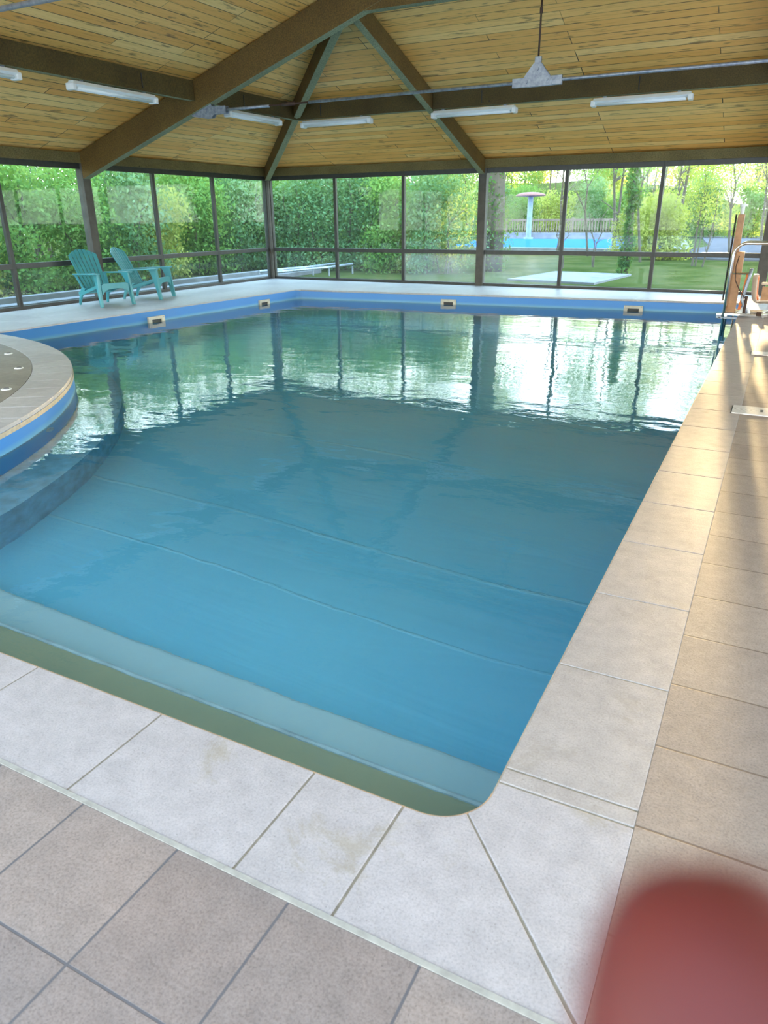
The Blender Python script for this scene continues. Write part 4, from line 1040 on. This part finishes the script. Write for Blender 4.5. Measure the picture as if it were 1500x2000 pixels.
ordn = ['first', 'second', 'third', 'fourth', 'fifth', 'sixth', 'seventh', 'eighth', 'ninth', 'tenth', 'eleventh', 'twelfth', 'thirteenth', 'fourteenth', 'fifteenth', 'sixteenth']
rnd = random.Random(11)
# hedge outside the left wall, front row
kk = ['bush', 'bushb', 'bush', 'bushy', 'bush', 'bush', 'bushb', 'bushy', 'bush', 'bushb', 'bush']
for i in range(11):
    plant(kk[i], -15.0 - rnd.uniform(0, .5), 5.2 + 1.55 * i, rnd.uniform(.95, 1.1), 'leafy hedge shrub outside the left windows, %s along from the photo edge' % ordn[i], 'shrub', 'hedge shrubs outside the left windows')
for i in range(9):
    plant(('airy', 'airyb', 'airy')[i % 3], -17.2 - rnd.uniform(0, 1.0), 4.8 + 2.2 * i, rnd.uniform(.9, 1.1), 'taller tree behind the left hedge, %s along from the photo edge' % ordn[i], 'tree', 'trees behind the left hedge')
for i in range(8):
    plant(('big', 'bigy')[i % 3 == 2], -24 - rnd.uniform(0, 2), 4 + 4.2 * i, rnd.uniform(.6, .75), 'large tree far behind the left hedge, %s along from the photo edge' % ordn[i], 'tree', 'large trees far beyond the left hedge', sz=.62)
# shrubs beyond the far wall (left of the middle post)
for i in range(6):
    plant(('bushb', 'bush', 'bushb', 'bushb', 'bush', 'bushb', 'bushb')[i], -16.4 + 1.5 * i, 20.9 + rnd.uniform(-.3, .5), rnd.uniform(.95, 1.12), 'shrub beyond the far windows, %s from the left corner' % ordn[i], 'shrub', 'shrubs beyond the far windows')
for i in range(6):
    plant(('airyb', 'airy', 'airyb')[i % 3], -19.5 + 1.9 * i, 23.6 + rnd.uniform(-.5, .8), rnd.uniform(.85, 1.05), 'tree behind the far shrubs, %s from the left' % ordn[i], 'tree', 'trees behind the far shrubs')
for i in range(4):
    plant('big', -26 + 4.2 * i, 30 + rnd.uniform(-1, 1), .7, 'large tree far behind the far shrubs, %s from the left' % ordn[i], 'tree', 'large trees behind the far shrubs', sz=.6)
# behind the outdoor pool: shrubs above the fence and bank trees
for i in range(11):
    plant(('bush', 'bushy', 'bushb')[i % 3], -26 + 2.6 * i, 58 + rnd.uniform(-.6, 1.0), 1.35, 'bushy plant on the bank behind the fence, %s from the left' % ordn[i], 'shrub', 'shrubs behind the fence')
for i in range(12):
    plant(('thin', 'bigy', 'thin', 'big')[i % 4], -36 + 4.2 * i, 70 + rnd.uniform(-3, 5), rnd.uniform(.75, .95), 'tree at the top of the bank, %s from the left' % ordn[i], 'tree', 'trees along the top of the bank', z=1.5)
for i in range(8):
    plant(('bigy', 'big')[i % 2], -48 + 9 * i, 96 + rnd.uniform(-3, 5), 1.25, 'hazy tree in the far distance, %s from the left' % ordn[i], 'tree', 'hazy distant trees', z=2)
# unseen trees added round the open sides to dim bright reflections in the glass
for i in range(9):
    plant(('big', 'bigy')[i % 2], -26 + 6.5 * i, -36 + rnd.uniform(-2, 2), .95, 'unseen added tree beyond the terrace behind the camera, %s from the left' % ordn[i], 'tree', 'added trees behind the camera')
for i in range(6):
    plant(('big', 'bigy')[i % 2], 36 + rnd.uniform(-2, 2), -26 + 7.5 * i, .95, 'unseen added tree beyond the terrace to the right, %s from the camera end' % ordn[i], 'tree', 'added trees right of the pool house')
# golden bush and trees at right
plant('bushy', -3.9, 30, .95, 'golden sunlit bush beside the grey path', 'shrub', None)
plant('bushy', -5.6, 33, .9, 'yellow bush just left of the golden one', 'shrub', None)
plant('bigy', 1.9, 30, .62, 'sunlit tree at the right beyond the hoist', 'tree', None, z=-.5)
plant('thin', -4.9, 40, .8, 'thin tree overhanging the grey path from the left', 'tree', None)
plant('thin', -1.2, 46, .62, 'thin bare-stemmed tree right of the grey path', 'tree', None)
for i in range(6):
    plant('tall', -9.5 + 2.6 * i, 28.5 + (i % 2) * 3.4, .72, 'tall single-stemmed tree beyond the far windows, %s from the left' % ordn[i], 'tree', 'tall bare-stemmed trees beyond the far windows')
plant('thin', -2.35, 26.5, .34, 'small airy sunlit tree between the golden bush and the right post', 'tree', None)
# ivy clad trunks close outside
def ivy(x, y, h, r, lab, seed):
    t = tag(empty('ivy_tree', (x, y, G0)), lab, 'tree')
    b = MB(); b.tube([(0, 0, 0), (.03, 0, h * .3), (-.02, .02, h * .6), (.04, 0, h)], r, 10, r2=r * .7); b.build('trunk', BARK, t, smooth=True)
    cents = [(random.uniform(-.05, .05), random.uniform(-.05, .05), h * (i + .5) / 12) for i in range(12)]
    rr = [(r * 1.7 * (1 + .25 * math.sin(i)), r * 1.7, h / 14) for i in range(12)]
    me = leafmesh('ivy', leaves(cents, rr, 2600, .05, seed, hollow=.6), LEAFD); o = bpy.data.objects.new('ivy', me); C.objects.link(o); o.parent = t
ivy(-7.75, 22, 5.5, .30, 'ivy covered trunk just right of the middle post', 41)
ivy(-3.85, 22, 3.0, .10, 'slim ivy covered trunk in front of the outdoor pool', 42)
def bare(x, y, h, r, lab, seed):
    t = tag(empty('bare_tree', (x, y, G0)), lab, 'tree'); stems(seed, h, 2, .15, r, .12).build('trunk', BARK, t, smooth=True, weld=False)
bare(-8.6, 33, 7, .10, 'bare leaning trunk seen above the mushroom fountain', 51)
bare(-6.9, 36, 8, .11, 'bare twin trunk right of the mushroom fountain', 52)
bare(-6.1, 24, 1.6, .035, 'thin sapling in front of the blue pool, left one', 53)
bare(-5.4, 25, 1.8, .035, 'thin sapling in front of the blue pool, right one', 54)

# ------------------------------------------------------------------ light
W_ = bpy.data.worlds.new('sky'); bpy.context.scene.world = W_; W_.use_nodes = True
nt = W_.node_tree; nt.nodes.clear(); out = nt.nodes.new('ShaderNodeOutputWorld'); bg = nt.nodes.new('ShaderNodeBackground')
co = coords(nt, 'Generated'); sep = N(nt, 'ShaderNodeSeparateXYZ'); L(nt, co, sep.inputs[0])
c = ramp(nt, sep.outputs[2], [(0, (.95, .97, .95)), (.14, (.88, .95, 1.0)), (.35, (.56, .76, 1.0)), (.8, (.42, .66, 1.0))]).outputs[0]
L(nt, c, bg.inputs[0]); bg.inputs[1].default_value = 3.8; L(nt, bg.outputs[0], out.inputs[0])
sd = Vector((-.078, .992, .072)).normalized()
sl = bpy.data.lights.new('sun', 'SUN'); sl.energy = 26; sl.angle = math.radians(1.2); sl.color = (1.0, .66, .34)
so = bpy.data.objects.new('sun', sl); C.objects.link(so); so.rotation_euler = sd.to_track_quat('Z', 'Y').to_euler(); so.location = (-5, 60, 12)

# ------------------------------------------------------------------ camera
cd = bpy.data.cameras.new('camera'); co_ = bpy.data.objects.new('camera', cd); C.objects.link(co_)
cd.sensor_fit = 'VERTICAL'; cd.sensor_height = 36; cd.lens = FPX / 2000 * 36; cd.clip_start = .003; cd.clip_end = 400
M = Matrix(((R[0, 0], -R[0, 1], -R[0, 2], 0), (R[1, 0], -R[1, 1], -R[1, 2], 0), (R[2, 0], -R[2, 1], -R[2, 2], CAMH), (0, 0, 0, 1)))
co_.matrix_world = M
cd.dof.use_dof = True; cd.dof.focus_distance = 4.5; cd.dof.aperture_fstop = cd.lens / 4.2
sc = bpy.context.scene; sc.camera = co_
sc.view_settings.view_transform = 'Standard'; sc.view_settings.look = 'None'; sc.view_settings.exposure = 1.25; sc.view_settings.gamma = 1
sc.cycles.transparent_max_bounces = 24; sc.cycles.max_bounces = 12; sc.cycles.diffuse_bounces = 6
sc.cycles.sample_clamp_indirect = 6
sc.cycles.caustics_refractive = True; sc.cycles.caustics_reflective = True; sc.cycles.transmission_bounces = 12; sc.cycles.glossy_bounces = 8; sc.cycles.blur_glossy = 0.3
